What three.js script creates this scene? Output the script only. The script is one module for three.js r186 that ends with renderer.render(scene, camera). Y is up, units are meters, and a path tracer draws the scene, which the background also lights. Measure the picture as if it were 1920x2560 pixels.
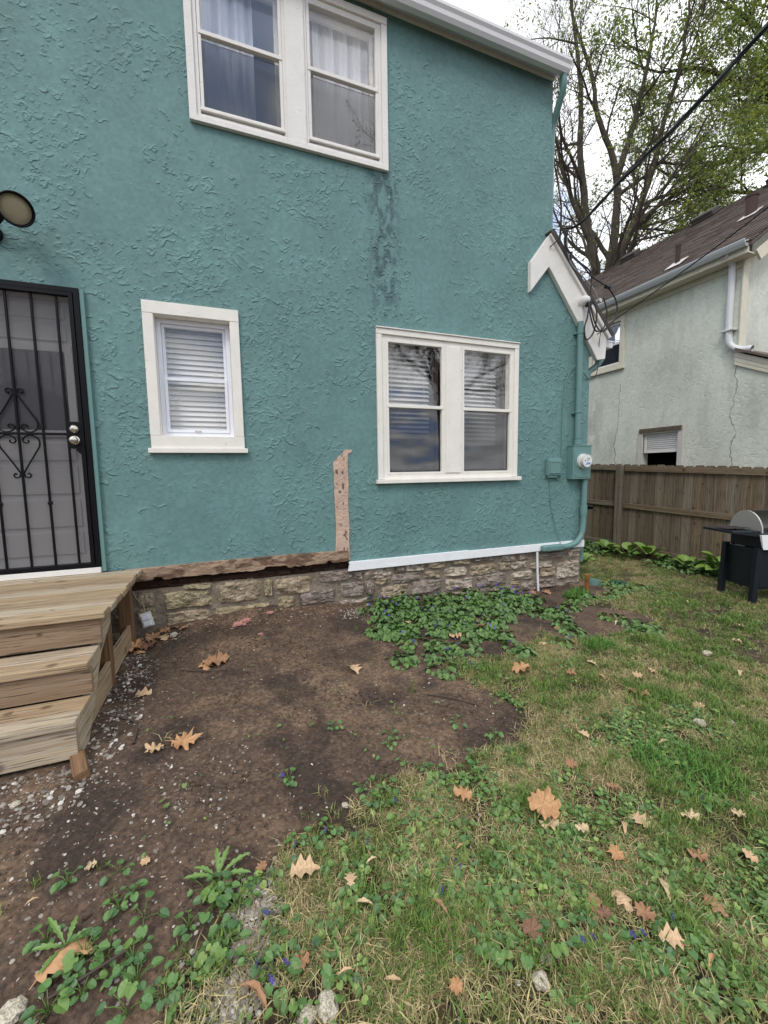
import * as THREE from 'three';
import { mergeGeometries } from 'three/addons/utils/BufferGeometryUtils.js';
import { RoundedBoxGeometry } from 'three/addons/geometries/RoundedBoxGeometry.js';

// ------------------------------------------------------------------ camera, sky, sun, exposure
const scene = new THREE.Scene();
const V = (x, y, z) => new THREE.Vector3(x, y, z);
const camera = new THREE.PerspectiveCamera(102.36, 0.75, 0.05, 900);
camera.position.set(0, 1.42, 3.8);
camera.quaternion.setFromRotationMatrix(new THREE.Matrix4().makeBasis(
  V(0.93305, -0.01514, 0.35943), V(0.04963, 0.99498, -0.08692), V(-0.35631, 0.09894, 0.92912)));
const renderer = new THREE.WebGLRenderer({ antialias: true });
renderer.setSize(768, 1024);
renderer.toneMapping = THREE.LinearToneMapping;
renderer.toneMappingExposure = 1.16;
renderer.shadowMap.enabled = true;
renderer.shadowMap.type = THREE.PCFSoftShadowMap;

// ------------------------------------------------------------------ random numbers and noise
function mulberry(a) { return () => { a = (a + 0x6d2b79f5) | 0; let t = Math.imul(a ^ (a >>> 15), 1 | a); t = (t + Math.imul(t ^ (t >>> 7), 61 | t)) ^ t; return ((t ^ (t >>> 14)) >>> 0) / 4294967296; }; }
const clamp = (x, a = 0, b = 1) => Math.min(b, Math.max(a, x));
const mix = (a, b, t) => a + (b - a) * t;
const ss = (a, b, x) => { const t = clamp((x - a) / (b - a)); return t * t * (3 - 2 * t); };
function hash2(ix, iy, s) { let h = Math.imul(ix, 374761393) ^ Math.imul(iy, 668265263) ^ Math.imul(s + 11, 2246822519); h = Math.imul(h ^ (h >>> 13), 1274126177); h ^= h >>> 16; h = Math.imul(h, 2246822507); return ((h ^ (h >>> 13)) >>> 0) / 4294967296; }
const HT = new Float32Array(8192), HP = new Uint16Array(8192);
for (let i = 0; i < 8192; i++) { HT[i] = hash2(i, 7, 1); HP[i] = (hash2(i, 3, 2) * 8192) | 0; }
function vn(x, y, s = 0, px = 0, py = px) {
  let ix = Math.floor(x), iy = Math.floor(y); const fx = x - ix, fy = y - iy, u = fx * fx * (3 - 2 * fx), v = fy * fy * (3 - 2 * fy);
  let jx = ix + 1, jy = iy + 1;
  if (px) { ix = ((ix % px) + px) % px; jx = ((jx % px) + px) % px; }
  if (py) { iy = ((iy % py) + py) % py; jy = ((jy % py) + py) % py; }
  const q = HP[(iy + s * 631) & 8191], w = HP[(jy + s * 631) & 8191], a = HT[(ix + q) & 8191], b = HT[(jx + q) & 8191], c = HT[(ix + w) & 8191], d = HT[(jx + w) & 8191];
  return a + (b - a) * u + (c - a) * v + (a - b - c + d) * u * v;
}
function fbm(x, y, o, s = 0, px = 0, py = px) { let r = 0, a = 0.5, n = 0; for (let i = 0; i < o; i++) { r += a * vn(x, y, s + i * 7, px, py); n += a; a *= 0.5; x *= 2; y *= 2; px *= 2; py *= 2; } return r / n; }

// sky: thin broken overcast all round, a little brighter overhead
{
  const W = 1536, H = 768, data = new Float32Array(W * H * 4);
  for (let j = 0; j < H; j++) {
    const el = ((j + 0.5) / H - 0.5) * Math.PI, y = Math.sin(el), ce = Math.cos(el);
    for (let i = 0; i < W; i++) {
      const az = ((i + 0.5) / W - 0.5) * 2 * Math.PI, x = Math.cos(az) * ce, z = Math.sin(az) * ce, o = (j * W + i) * 4;
      if (y <= 0) { data[o] = 0.42; data[o + 1] = 0.42; data[o + 2] = 0.4; data[o + 3] = 1; continue; }
      const k = 1 / (y + 0.22), n = fbm(x * k * 2.2 + 55.9, z * k * 2.2 + 17, 6, 3), m = fbm(x * k * 5 + 9, z * k * 5 + 71, 5, 33);
      const cover = ss(0.33, 0.47, n * 0.75 + m * 0.25), lum = (0.92 + 0.34 * y) * (0.72 + 0.62 * ss(0.3, 0.75, m * 0.55 + n * 0.45));
      data[o] = mix(0.36, 1.0 * lum, cover); data[o + 1] = mix(0.52, 1.015 * lum, cover); data[o + 2] = mix(0.86, 1.05 * lum, cover); data[o + 3] = 1;
    }
  }
  const t = new THREE.DataTexture(data, W, H, THREE.RGBAFormat, THREE.FloatType);
  t.mapping = THREE.EquirectangularReflectionMapping; t.magFilter = THREE.LinearFilter; t.minFilter = THREE.LinearFilter; t.needsUpdate = true;
  scene.background = t; scene.environment = t; scene.backgroundIntensity = 1.15; scene.environmentIntensity = 1.15;
}
const sun = new THREE.DirectionalLight(new THREE.Color(1.0, 0.95, 0.88), 1.25);
sun.position.set(-5.5, 13, 9); sun.target.position.set(1, 0.5, 0.5);
sun.castShadow = true; sun.shadow.radius = 34; sun.shadow.mapSize.set(2048, 2048);
Object.assign(sun.shadow.camera, { left: -12, right: 12, top: 12, bottom: -12, near: 1, far: 60 });
sun.name = 'sun'; scene.add(sun, sun.target);

// ------------------------------------------------------------------ naming and building helpers
const taken = new Map();
function numbered(name) { const n = taken.get(name) ?? 0; taken.set(name, n + 1); return n ? name + '_' + String(n).padStart(3, '0') : name; }
function setup(m) { m.castShadow = true; m.receiveShadow = true; return m; }
function tag(o, label, category, group, kind) { o.userData = { label, category }; if (group) o.userData.group = group; if (kind) o.userData.kind = kind; return o; }
function thing(name, label, category, group) { const g = new THREE.Group(); g.name = numbered(name); tag(g, label, category, group); scene.add(g); return g; }
function part(name, geo, mat, parent, label) { const m = setup(new THREE.Mesh(geo, mat)); m.name = name; parent.add(m); if (label) m.userData.label = label; return m; }
function single(name, geo, mat, label, category, group, kind) { const m = setup(new THREE.Mesh(geo, mat)); m.name = numbered(name); tag(m, label, category, group, kind); scene.add(m); return m; }
function holder(name, parent) { const g = new THREE.Group(); g.name = name; parent.add(g); return g; }
function copyOf(o, label, group) { const c = o.clone(); c.name = numbered(o.name.replace(/_\d{3}$/, '')); c.userData = { ...o.userData, label: label ?? o.userData.label }; if (group) c.userData.group = group; scene.add(c); return c; }
const merge = (a) => mergeGeometries(a.map((g) => { const q = g.index ? g.toNonIndexed() : g; for (const k of Object.keys(q.attributes)) if (!['position', 'normal', 'uv'].includes(k)) q.deleteAttribute(k); return q; }));
// uv in metres, u along the grain axis
function uvm(g, grain = 'x', off = 0) {
  g = g.index ? g.toNonIndexed() : g; if (!g.attributes.normal) g.computeVertexNormals();
  const p = g.attributes.position, uv = new Float32Array(p.count * 2), a = V(), b = V(), c = V(), n = V();
  for (let i = 0; i < p.count; i += 3) {
    a.fromBufferAttribute(p, i); b.fromBufferAttribute(p, i + 1); c.fromBufferAttribute(p, i + 2); n.copy(b).sub(a).cross(c.clone().sub(a));
    const ax = Math.abs(n.x), ay = Math.abs(n.y), az = Math.abs(n.z), m = ax > ay && ax > az ? 'x' : ay > az ? 'y' : 'z';
    const rest = ['x', 'y', 'z'].filter((k) => k !== m), u = rest.includes(grain) ? grain : rest[0], v = rest.find((k) => k !== u);
    [a, b, c].forEach((q, k) => { uv[(i + k) * 2] = q[u] + off; uv[(i + k) * 2 + 1] = q[v] + off * 1.37 + (m === 'y' ? 0.21 : 0); });
  }
  g.setAttribute('uv', new THREE.BufferAttribute(uv, 2)); return g;
}
function bx(x0, x1, y0, y1, z0, z1, bevel = 0.003, grain = 'x', off = 0) {
  const w = x1 - x0, h = y1 - y0, d = z1 - z0;
  const g = bevel ? new RoundedBoxGeometry(w, h, d, 1, Math.min(bevel, w / 2.1, h / 2.1, d / 2.1)) : new THREE.BoxGeometry(w, h, d);
  g.translate((x0 + x1) / 2, (y0 + y1) / 2, (z0 + z1) / 2); return uvm(g, grain, off);
}
function prism(pts, z0, z1, bevel = 0, grain = 'x', holes = []) {
  const s = new THREE.Shape(pts.map(([x, y]) => new THREE.Vector2(x, y)));
  for (const h of holes) s.holes.push(new THREE.Path(h.map(([x, y]) => new THREE.Vector2(x, y))));
  const g = new THREE.ExtrudeGeometry(s, { depth: z1 - z0, bevelEnabled: bevel > 0, bevelThickness: bevel, bevelSize: bevel, bevelOffset: -bevel, bevelSegments: 1 });
  g.translate(0, 0, z0); return uvm(g, grain);
}
const fixN = (g) => { g.computeVertexNormals(); return g; };
const rect = (x0, x1, y0, y1) => [[x0, y0], [x1, y0], [x1, y1], [x0, y1]];
function tube(pts, r, seg = 8, n = 0) { const c = new THREE.CatmullRomCurve3(pts.map((q) => V(...q)), false, 'centripetal'); return new THREE.TubeGeometry(c, n || pts.length * 6, r, seg, false); }
function cyl(x, y, z, r, h, seg = 16, axis = 'y', r2 = r) { const g = new THREE.CylinderGeometry(r2, r, h, seg); if (axis === 'z') g.rotateX(Math.PI / 2); if (axis === 'x') g.rotateZ(Math.PI / 2); g.translate(x, y, z); return g; }

// ------------------------------------------------------------------ textures
function tex(w, h, fn, srgb = true, rx = 1, ry = rx) {
  const d = new Uint8Array(w * h * 4), c = [0, 0, 0];
  for (let j = 0; j < h; j++) for (let i = 0; i < w; i++) { fn(i, j, c); const o = (j * w + i) * 4; d[o] = clamp(c[0]) * 255; d[o + 1] = clamp(c[1]) * 255; d[o + 2] = clamp(c[2]) * 255; d[o + 3] = 255; }
  const t = new THREE.DataTexture(d, w, h); t.magFilter = THREE.LinearFilter; t.minFilter = THREE.LinearFilter; t.wrapS = t.wrapT = THREE.RepeatWrapping; if (srgb) t.colorSpace = THREE.SRGBColorSpace;
  t.repeat.set(rx, ry); t.needsUpdate = true; return t;
}
const gray = (w, h, fn, rx = 1, ry = rx) => tex(w, h, (i, j, c) => { c[0] = c[1] = c[2] = fn(i, j); }, false, rx, ry);
const mat = (color, rough = 0.8, more = {}) => new THREE.MeshStandardMaterial({ color: Array.isArray(color) ? new THREE.Color(...color) : color, roughness: rough, ...more });
function mapped(t, rx, ry = rx) { const c = t.clone(); c.repeat.set(rx, ry); c.needsUpdate = true; return c; }

// trowelled stucco: flat plaster with raised, torn edges of overlapping flakes
function stucco(W, H, ppm, seed, count, amp) {
  const h = new Float32Array(W * H), R = mulberry(seed);
  const stroke = (x, y, ang, len, top, wide, curl) => {
    const n = Math.round(len / 1.1), flip = R() < 0.8 ? 1 : -1; let wv = wide * (0.6 + 0.4 * R()), bend = (R() - 0.5) * curl;
    for (let k = 0; k < n; k++) {
      bend = bend * 0.93 + (R() - 0.5) * curl; ang += bend * 0.55; x += Math.cos(ang) * 1.1; y += Math.sin(ang) * 1.1; wv = clamp(wv + (R() - 0.5) * 2.2, 2.5, wide * 1.5);
      const t = (k + 0.5) / n, e = top * Math.pow(Math.sin(Math.PI * t), 0.35) * (0.6 + 0.4 * vn(k * 0.35, x, 3)), side = (Math.cos(ang) > 0 ? 1 : -1) * flip, nx = -Math.sin(ang) * side, ny = Math.cos(ang) * side;
      for (let q = 0; q < wv; q += 0.8) {
        const ix = Math.round(x + nx * q), iy = Math.round(y + ny * q); if (ix < 0 || iy < 0 || ix >= W || iy >= H) continue;
        const v = e * Math.pow(1 - q / wv, 1.3), o = iy * W + ix; if (v > h[o]) h[o] = v;
      }
    }
  };
  for (let i = 0; i < count; i++) {
    const x = R() * W, y = R() * H, c = fbm(x / ppm * 2.6, y / ppm * 2.6, 4, seed + 5); if (c + (R() - 0.5) * 0.24 < 0.458) continue;
    const k = amp(x / ppm, y / ppm), a = R() < 0.6 ? (R() - 0.5) * 1.2 + (R() < 0.5 ? Math.PI : 0) : R() * 6.283, long = R();
    if (long < 0.13) stroke(x, y, a, (0.06 + 0.13 * R() * R()) * ppm * k[1], (0.5 + 0.5 * R()) * k[0], (0.014 + 0.03 * R()) * ppm * Math.sqrt(k[1]), 0.5);
    else if (long < 0.36) stroke(x, y, a, (0.025 + 0.05 * R()) * ppm * k[1], (0.25 + 0.6 * R()) * k[0], (0.010 + 0.02 * R()) * ppm * Math.sqrt(k[1]), 0.9);
    else stroke(x, y, a, (0.007 + 0.02 * R()) * ppm * k[1], (0.2 + 0.7 * R() * R()) * k[0], (0.008 + 0.012 * R()) * ppm, 1.2);
  }
  let a = h, o = new Float32Array(W * H);
  for (let pass = 0; pass < 1; pass++) { for (let j = 1; j < H - 1; j++) for (let i = 1; i < W - 1; i++) { const q = j * W + i; o[q] = (a[q] * 2 + a[q - 1] + a[q + 1] + a[q - W] + a[q + W]) / 6; } [a, o] = [o, a]; }
  return a;
}
// the teal wall: 6.4 m by 5.2 m from (-2.2, 0.4)
const TW = 2048, TH = 1664, PPM = 320;
const stH = stucco(TW, TH, PPM, 77, 30000, (x, y) => {
  x -= 2.2; y += 0.4;
  if (x > 1.28 && x < 1.75 && y > 2.85 && y < 4.2) return [1.35, 0.5];
  if (x > -0.5 && x < 0.4 && y > 0.8 && y < 1.56) return [0.4, 0.4];
  return [x > 2 && y > 3.8 ? 0.6 : 0.95, 1];
});
const stainAt = (x, y) => {
  const c = 1.52 + 0.10 * (vn(y * 2.2, 3, 8) - 0.5), w = 0.16 + 0.09 * vn(y * 3.1, 9, 9), a = ss(w, w * 0.3, Math.abs(x - c)) * ss(2.7, 3.2, y) * ss(4.22, 4.1, y);
  return a * ss(0.36, 0.6, fbm(x * 26, y * 15, 5, 21));
};
const stBump = gray(TW, TH, (i, j) => { const x = i / PPM, y = j / PPM; return 0.18 + 0.62 * stH[j * TW + i] * 0.74 + 0.12 * (fbm(x * 7, y * 7, 4, 61) - 0.5) + 0.03 * (fbm(x * 70, y * 70, 2, 63) - 0.5); });
const stMap = tex(TW, TH, (i, j, c) => {
  const x = i / PPM - 2.2, y = j / PPM + 0.4, n = fbm(x * 3.1, y * 3.1, 4, 41), f = fbm(x * 40, y * 40, 3, 43), e = stH[j * TW + i];
  const dark = stainAt(x, y), k = 1 + (n - 0.5) * 0.14 + (f - 0.5) * 0.16 + e * 0.04, scuff = ss(0.70, 0.82, fbm(x * 7, y * 12, 5, 91)) * 0.35;
  c[0] = (0.392 * k + scuff * 0.06) * (1 - 0.30 * dark); c[1] = (0.526 * k + scuff * 0.03) * (1 - 0.27 * dark); c[2] = (0.521 * k + scuff * 0.03) * (1 - 0.24 * dark);
});
for (const t of [stMap, stBump]) { t.wrapS = t.wrapT = THREE.MirroredRepeatWrapping; }
const M = {};
M.stucco = mat(0xffffff, 0.72, { map: stMap, bumpMap: stBump, bumpScale: 0.031 });
function wallUV(g) { const p = g.attributes.position, uv = new Float32Array(p.count * 2); for (let i = 0; i < p.count; i++) { uv[i * 2] = (p.getX(i) + 2.2) / 6.4; uv[i * 2 + 1] = (p.getY(i) - 0.4) / 5.2; } g.setAttribute('uv', new THREE.BufferAttribute(uv, 2)); return g; }

// neighbour's stucco, 8 m by 6 m, with its cracks
const nbH = stucco(1600, 1200, 200, 1234, 15000, () => [0.8, 1.6]);
const crackLines = [[[0, 3.3], [0.05, 2.7], [-0.02, 2.3], [0.05, 1.95], [0.02, 1.4], [0.05, 0.4]], [[-2.3, 3.3], [-2.26, 2.6], [-2.35, 2.0], [-2.3, 1.2]], [[-3.6, 3.4], [-3.5, 2.8], [-3.58, 2.2], [-3.5, 1.5]], [[-1.2, 2.75], [-0.6, 2.8], [-0.4, 2.7]], [[-3.95, 3.5], [-3.9, 2.9], [-4.0, 2.4], [-3.9, 1.7]]];
const nearCrack = (x, y) => { let d = 9; const w = 0.16 * (fbm(y * 5, x * 5, 4, 5) - 0.5); for (const L of crackLines) for (let k = 1; k < L.length; k++) { const [ax, ay] = L[k - 1], [bx_, by] = L[k], t = clamp(((x - ax) * (bx_ - ax) + (y - ay) * (by - ay)) / ((bx_ - ax) ** 2 + (by - ay) ** 2)); d = Math.min(d, Math.hypot(x - ax - (bx_ - ax) * t + w, y - ay - (by - ay) * t)); } return d; };
const nbMap = tex(1600, 1200, (i, j, c) => {
  const x = i / 200 - 6.9, y = j / 200, n = fbm(x * 1.7, y * 1.2, 5, 51), f = fbm(x * 30, y * 30, 3, 53), k = 1 + (n - 0.5) * 0.16 + (f - 0.5) * 0.12;
  const cr = 0.7 * ss(0.011, 0.003, nearCrack(x + 0.95, y)), grime = ss(0.5, 0.75, fbm(x * 5, y * 1.4, 5, 57)) * 0.06, peel = ss(0.66, 0.7, fbm(x * 12, y * 6, 4, 59)) * ss(-4.3, -4.0, -Math.abs(x + 4.4) - 3.5) * 0.3;
  c[0] = (0.80 * k + peel * 0.2) * (1 - 0.5 * cr) * (1 - grime); c[1] = (0.81 * k + peel * 0.2) * (1 - 0.5 * cr) * (1 - grime); c[2] = (0.76 * k + peel * 0.2) * (1 - 0.5 * cr) * (1 - grime * 1.1);
});
const nbBump = gray(1600, 1200, (i, j) => 0.3 + 0.45 * nbH[j * 1600 + i] + 0.14 * fbm(i / 22, j / 22, 4, 65));
for (const t of [nbMap, nbBump]) t.wrapS = t.wrapT = THREE.MirroredRepeatWrapping;
M.nbStucco = mat(0xffffff, 0.85, { map: nbMap, bumpMap: nbBump, bumpScale: 0.022 });

// weathered wood, grain along u; one tile is 2.4 m by 0.6 m
function woodValue(u, v, s) {
  const warp = fbm(u * 3, v * 6, 3, s, 3, 6) * 0.9, ring = fbm(u * 2 + 0, v * 26 + warp * 3, 3, s + 3, 2, 26), fine = fbm(u * 16, v * 150, 3, s + 9, 16, 150), streak = fbm(u * 4, v * 64, 3, s + 14, 4, 64);
  return [ring, fine, streak];
}
function knots(s, n) { const R = mulberry(s), L = []; for (let i = 0; i < n; i++) L.push([R(), R(), 0.008 + 0.012 * R()]); return (u, v) => { let k = 0; for (const [a, b, r] of L) { const dx = (u - a) * 2.4, dy = (v - b) * 0.6, d = Math.hypot(dx * 0.75, dy); if (d < r * 2.4) k = Math.max(k, ss(r * 1.8, r * 0.5, d) * (0.7 + 0.3 * Math.sin(d * 1500))); } return k; }; }
function woodTex(s, A, B, C, D, nk) {
  const kn = knots(s + 99, nk);
  const col = tex(1024, 512, (i, j, c) => {
    const u = i / 1024, v = j / 512, [r, f, k] = woodValue(u, v, s), q = kn(u, v), t = clamp((r - 0.3) * 1.9), crack = ss(0.34, 0.26, f) * 0.55, st = ss(0.5, 0.7, k);
    for (let m = 0; m < 3; m++) { let x = mix(A[m], B[m], t); x = mix(x, C[m], st * 0.55); x *= 0.86 + 0.3 * f; x = mix(x, D[m], Math.max(crack, q * 0.85)); c[m] = x; }
  }, true, 1 / 2.4, 1 / 0.6);
  const bump = gray(1024, 512, (i, j) => { const [r, f, k] = woodValue(i / 1024, j / 512, s); return 0.3 + 0.3 * r + 0.4 * f - 0.25 * ss(0.34, 0.26, f) + 0.1 * k; }, 1 / 2.4, 1 / 0.6);
  return [col, bump];
}
const [wsC, wsB] = woodTex(5, [0.70, 0.64, 0.545], [0.60, 0.53, 0.435], [0.73, 0.69, 0.62], [0.31, 0.245, 0.19], 9);
const [wfC, wfB] = woodTex(31, [0.475, 0.43, 0.37], [0.385, 0.34, 0.285], [0.54, 0.50, 0.45], [0.19, 0.155, 0.125], 14);
M.step = [0xffffff, 0xf2e6d6, 0xe3d8cc].map((c) => mat(c, 0.85, { map: wsC, bumpMap: wsB, bumpScale: 0.0022 }));
M.stepGrey = mat(0xcdbfb6, 0.88, { map: wsC, bumpMap: wsB, bumpScale: 0.0025 });
M.stepBrown = mat(0xb0937a, 0.85, { map: wsC, bumpMap: wsB, bumpScale: 0.0022 });
M.fence = [0xffffff, 0xe6dfd8, 0xd2ccc4, 0xf4ead8].map((c) => mat(c, 0.92, { map: wfC, bumpMap: wfB, bumpScale: 0.0025 }));
M.rotBeam = mat(0x80604e, 0.95, { map: wfC, bumpMap: wfB, bumpScale: 0.012 });
const sbMap = tex(1024, 128, (i, j, c) => { const x = i / 300, y = j / 300, f = fbm(x * 16, y * 30, 5, 71), g = ss(0.46, 0.62, fbm(x * 9, y * 22, 5, 73)), k = 0.8 + 0.4 * f; c[0] = mix(0.60, 0.40, g) * k; c[1] = mix(0.505, 0.315, g) * k; c[2] = mix(0.42, 0.25, g) * k; }, true, 300 / 1024, 300 / 128);
const sbBump = gray(1024, 128, (i, j) => fbm(i / 10, j / 6, 5, 75), 300 / 1024, 300 / 128);
M.sillBoard = mat(0xffffff, 0.9, { map: sbMap, bumpMap: sbBump, bumpScale: 0.012 });
// paint with brush marks and a few chips
const pvB = gray(512, 512, (i, j) => 0.5 + 0.35 * (fbm(i / 40, j / 6, 3, 81, 0) - 0.5) + 0.35 * (fbm(i / 9, j / 9, 3, 83) - 0.5), 2, 2);
const pvC = tex(512, 512, (i, j, c) => { const n = fbm(i / 60, j / 60, 4, 85), ch = ss(0.78, 0.82, fbm(i / 14, j / 9, 4, 87)); const k = 0.985 + 0.05 * (n - 0.5) - 0.12 * ch; c[0] = k; c[1] = k * (1 - 0.01 * ch); c[2] = k * (1 - 0.03 * ch); }, true, 1.3, 1.3);
M.trim = mat(0xece8de, 0.5, { map: pvC, bumpMap: pvB, bumpScale: 0.0012 });
M.trimOld = mat(0xe6e3dd, 0.6, { map: pvC, bumpMap: pvB, bumpScale: 0.003 });
M.vinyl = mat(0xe9ebf2, 0.32);
M.board = mat(0xeff0f2, 0.45, { map: pvC, bumpMap: pvB, bumpScale: 0.0008 });
M.gutter = mat(0xdcdbdc, 0.4, { bumpMap: pvB, bumpScale: 0.0006 });
M.soffit = mat(0xd4d0d2, 0.6);
M.tealPaint = mat(0x648885, 0.5, { bumpMap: pvB, bumpScale: 0.0012 });
M.patch = (() => {
  const marks = (x, y) => ss(0.62, 0.70, fbm(x * 34, y * 22, 4, 95)) * ss(0.42, 0.6, fbm(x * 3, y * 5, 2, 97));
  return mat(0xffffff, 0.95, {
    map: tex(512, 1024, (i, j, c) => { const x = i / 900, y = j / 900, n = fbm(x * 12, y * 12, 4, 93), k = 0.9 + 0.2 * n, m = marks(x, y) * 0.45; c[0] = 0.77 * k * (1 - m); c[1] = 0.66 * k * (1 - m); c[2] = 0.585 * k * (1 - m); }, true, 900 / 512, 900 / 1024),
    bumpMap: gray(512, 1024, (i, j) => fbm(i / 14, j / 14, 5, 99), 900 / 512, 900 / 1024), bumpScale: 0.006 });
})();
// limestone
const stnB = gray(512, 512, (i, j) => { const a = fbm(i / 34, j / 24, 5, 103), r = 1 - Math.abs(fbm(i / 60, j / 34, 4, 105) * 2 - 1); return 0.6 * a + 0.4 * r; }, 2.2, 2.2);
function stoneMat(A, B) { const s = A[0] * 100 | 0; return mat(0xffffff, 0.95, { map: tex(512, 512, (i, j, c) => { const n = ss(0.32, 0.68, fbm(i / 50, j / 34, 5, 111 + s)), f = fbm(i / 7, j / 7, 3, 113), d = ss(0.6, 0.72, fbm(i / 26, j / 16, 5, 117)); for (let m = 0; m < 3; m++) c[m] = mix(A[m], B[m], n) * (0.82 + 0.36 * f) * (1 - 0.3 * d); }, true, 2.2, 2.2), bumpMap: stnB, bumpScale: 0.022 }); }
M.stones = [stoneMat([0.68, 0.62, 0.53], [0.57, 0.51, 0.42]), stoneMat([0.60, 0.55, 0.51], [0.50, 0.45, 0.41]), stoneMat([0.66, 0.61, 0.50], [0.54, 0.49, 0.38]), stoneMat([0.76, 0.71, 0.65], [0.58, 0.52, 0.46])];
M.mortar = mat(0xffffff, 0.97, { map: tex(512, 512, (i, j, c) => { const n = fbm(i / 30, j / 30, 5, 121), f = fbm(i / 5, j / 5, 2, 123); const k = 0.8 + 0.25 * n + 0.2 * (f - 0.5); c[0] = 0.55 * k; c[1] = 0.50 * k; c[2] = 0.44 * k; }, true, 1.3, 1.3), bumpMap: gray(512, 512, (i, j) => fbm(i / 16, j / 16, 5, 127), 1.3, 1.3), bumpScale: 0.012 });
M.black = new THREE.MeshPhysicalMaterial({ color: 0x07080d, roughness: 0.5, specularIntensity: 0.4, bumpMap: pvB, bumpScale: 0.0006 });
M.blackRubber = mat(0x121216, 0.55);
M.steel = mat(0xcfc8bb, 0.22, { metalness: 0.9 });
M.glass = new THREE.MeshPhysicalMaterial({ color: 0xffffff, roughness: 0.015, transmission: 1, thickness: 0, ior: 1.52 });
M.glassWavy = new THREE.MeshPhysicalMaterial({ color: 0xffffff, roughness: 0.02, transmission: 1, thickness: 0, ior: 1.6, bumpMap: gray(256, 256, (i, j) => fbm(i / 40, j / 40, 2, 131), 1, 1), bumpScale: 0.0015 });
M.screen = mat(0x101114, 0.9, { transparent: true, opacity: 0.45, side: THREE.DoubleSide });
M.perf = mat(0x565458, 0.5, { transparent: true, opacity: 0.34, side: THREE.DoubleSide });
M.blind = mat(0xe4e3e0, 0.55, { side: THREE.DoubleSide });
M.sheer = new THREE.MeshPhysicalMaterial({ color: 0xf0f1f5, roughness: 1, transmission: 0.25, thickness: 0, side: THREE.DoubleSide });
M.room = mat(0x6b6660, 0.9);
M.whiteDoor = mat(0xe6e4e1, 0.5);
M.pvc = mat(0xd4d3ce, 0.45);
M.shingle = mat(0xffffff, 0.95, { vertexColors: true });
M.roofDark = mat(0x6a5c54, 0.95);
M.cream = mat(0xd8d2bd, 0.65, { map: pvC, bumpMap: pvB, bumpScale: 0.003 });

// ------------------------------------------------------------------ ground
const WP = [[-3, 0.06], [-0.73, 0.07], [-0.5, 0.145], [0, 0.2], [0.3, 0.205], [1, 0.13], [2, 0.09], [2.4, 0.075], [3, -0.01], [4, 0], [5, -0.03], [6.4, -0.1], [8, -0.12]];
const tab = (x) => { if (x <= WP[0][0]) return WP[0][1]; for (let i = 1; i < WP.length; i++) if (x < WP[i][0]) return mix(WP[i - 1][1], WP[i][1], (x - WP[i - 1][0]) / (WP[i][0] - WP[i - 1][0])); return WP.at(-1)[1]; };
const inPoly = (P, x, z) => { let c = false; for (let i = 0, j = P.length - 1; i < P.length; j = i++) { const [xi, zi] = P[i], [xj, zj] = P[j]; if ((zi > z) !== (zj > z) && x < ((xj - xi) * (z - zi)) / (zj - zi) + xi) c = !c; } return c; };
const dirtA = [[-4, -0.3], [1.15, -0.3], [1.15, 0.15], [1.24, 0.64], [1.26, 0.88], [1.41, 1.29], [1.56, 1.69], [1.53, 2.0], [1.4, 2.2], [1.16, 2.17], [0.87, 2.23], [0.69, 2.22], [0.5, 2.26], [0.33, 2.32], [0.19, 2.30], [0.11, 2.38], [0.04, 2.44], [-0.05, 2.51], [-0.15, 2.58], [-0.19, 2.67], [-0.24, 2.73], [-0.45, 3.3], [-4, 3.3]];
const dirtB = [[2.94, 0.57], [2.6, 0.85], [2.51, 1.26], [2.75, 1.36], [3.08, 1.31], [3.5, 1.30], [3.85, 1.18], [3.75, 0.86], [3.47, 0.53]];
const violetBed = [[1.1, -0.3], [4.2, -0.3], [4.3, 0.35], [3.5, 0.5], [3.0, 0.55], [2.45, 1.1], [2.0, 1.38], [1.45, 1.25], [1.2, 0.8]];
const soilAt = (x, z) => { const a = 0.14 * (fbm(x * 5, z * 5, 3, 201) - 0.5), b = 0.14 * (fbm(x * 5, z * 5, 3, 203) - 0.5); return inPoly(dirtA, x + a, z + b) || inPoly(dirtB, x + a, z + b) || inPoly(violetBed, x + a, z + b); };
const hBase = (x, z) => { const b = 0.035 - 0.022 * clamp(x, -0.5, 8) - 0.01 * Math.max(0, Math.min(z, 12) - 2.2), w = (z < 0 ? 1 : Math.exp(-z / 0.45)) * (1 - ss(4, 4.8, x)); return b + (tab(x) - b) * w; };
const gh = (x, z) => { const n = x > -3 && x < 9 && z > -4 && z < 5; return hBase(x, z) + (n ? 0.026 * (fbm(x * 3.5, z * 3.5, 3, 211) - 0.5) + 0.020 * (fbm(x * 14, z * 14, 3, 213) - 0.5) : 0); };
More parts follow.
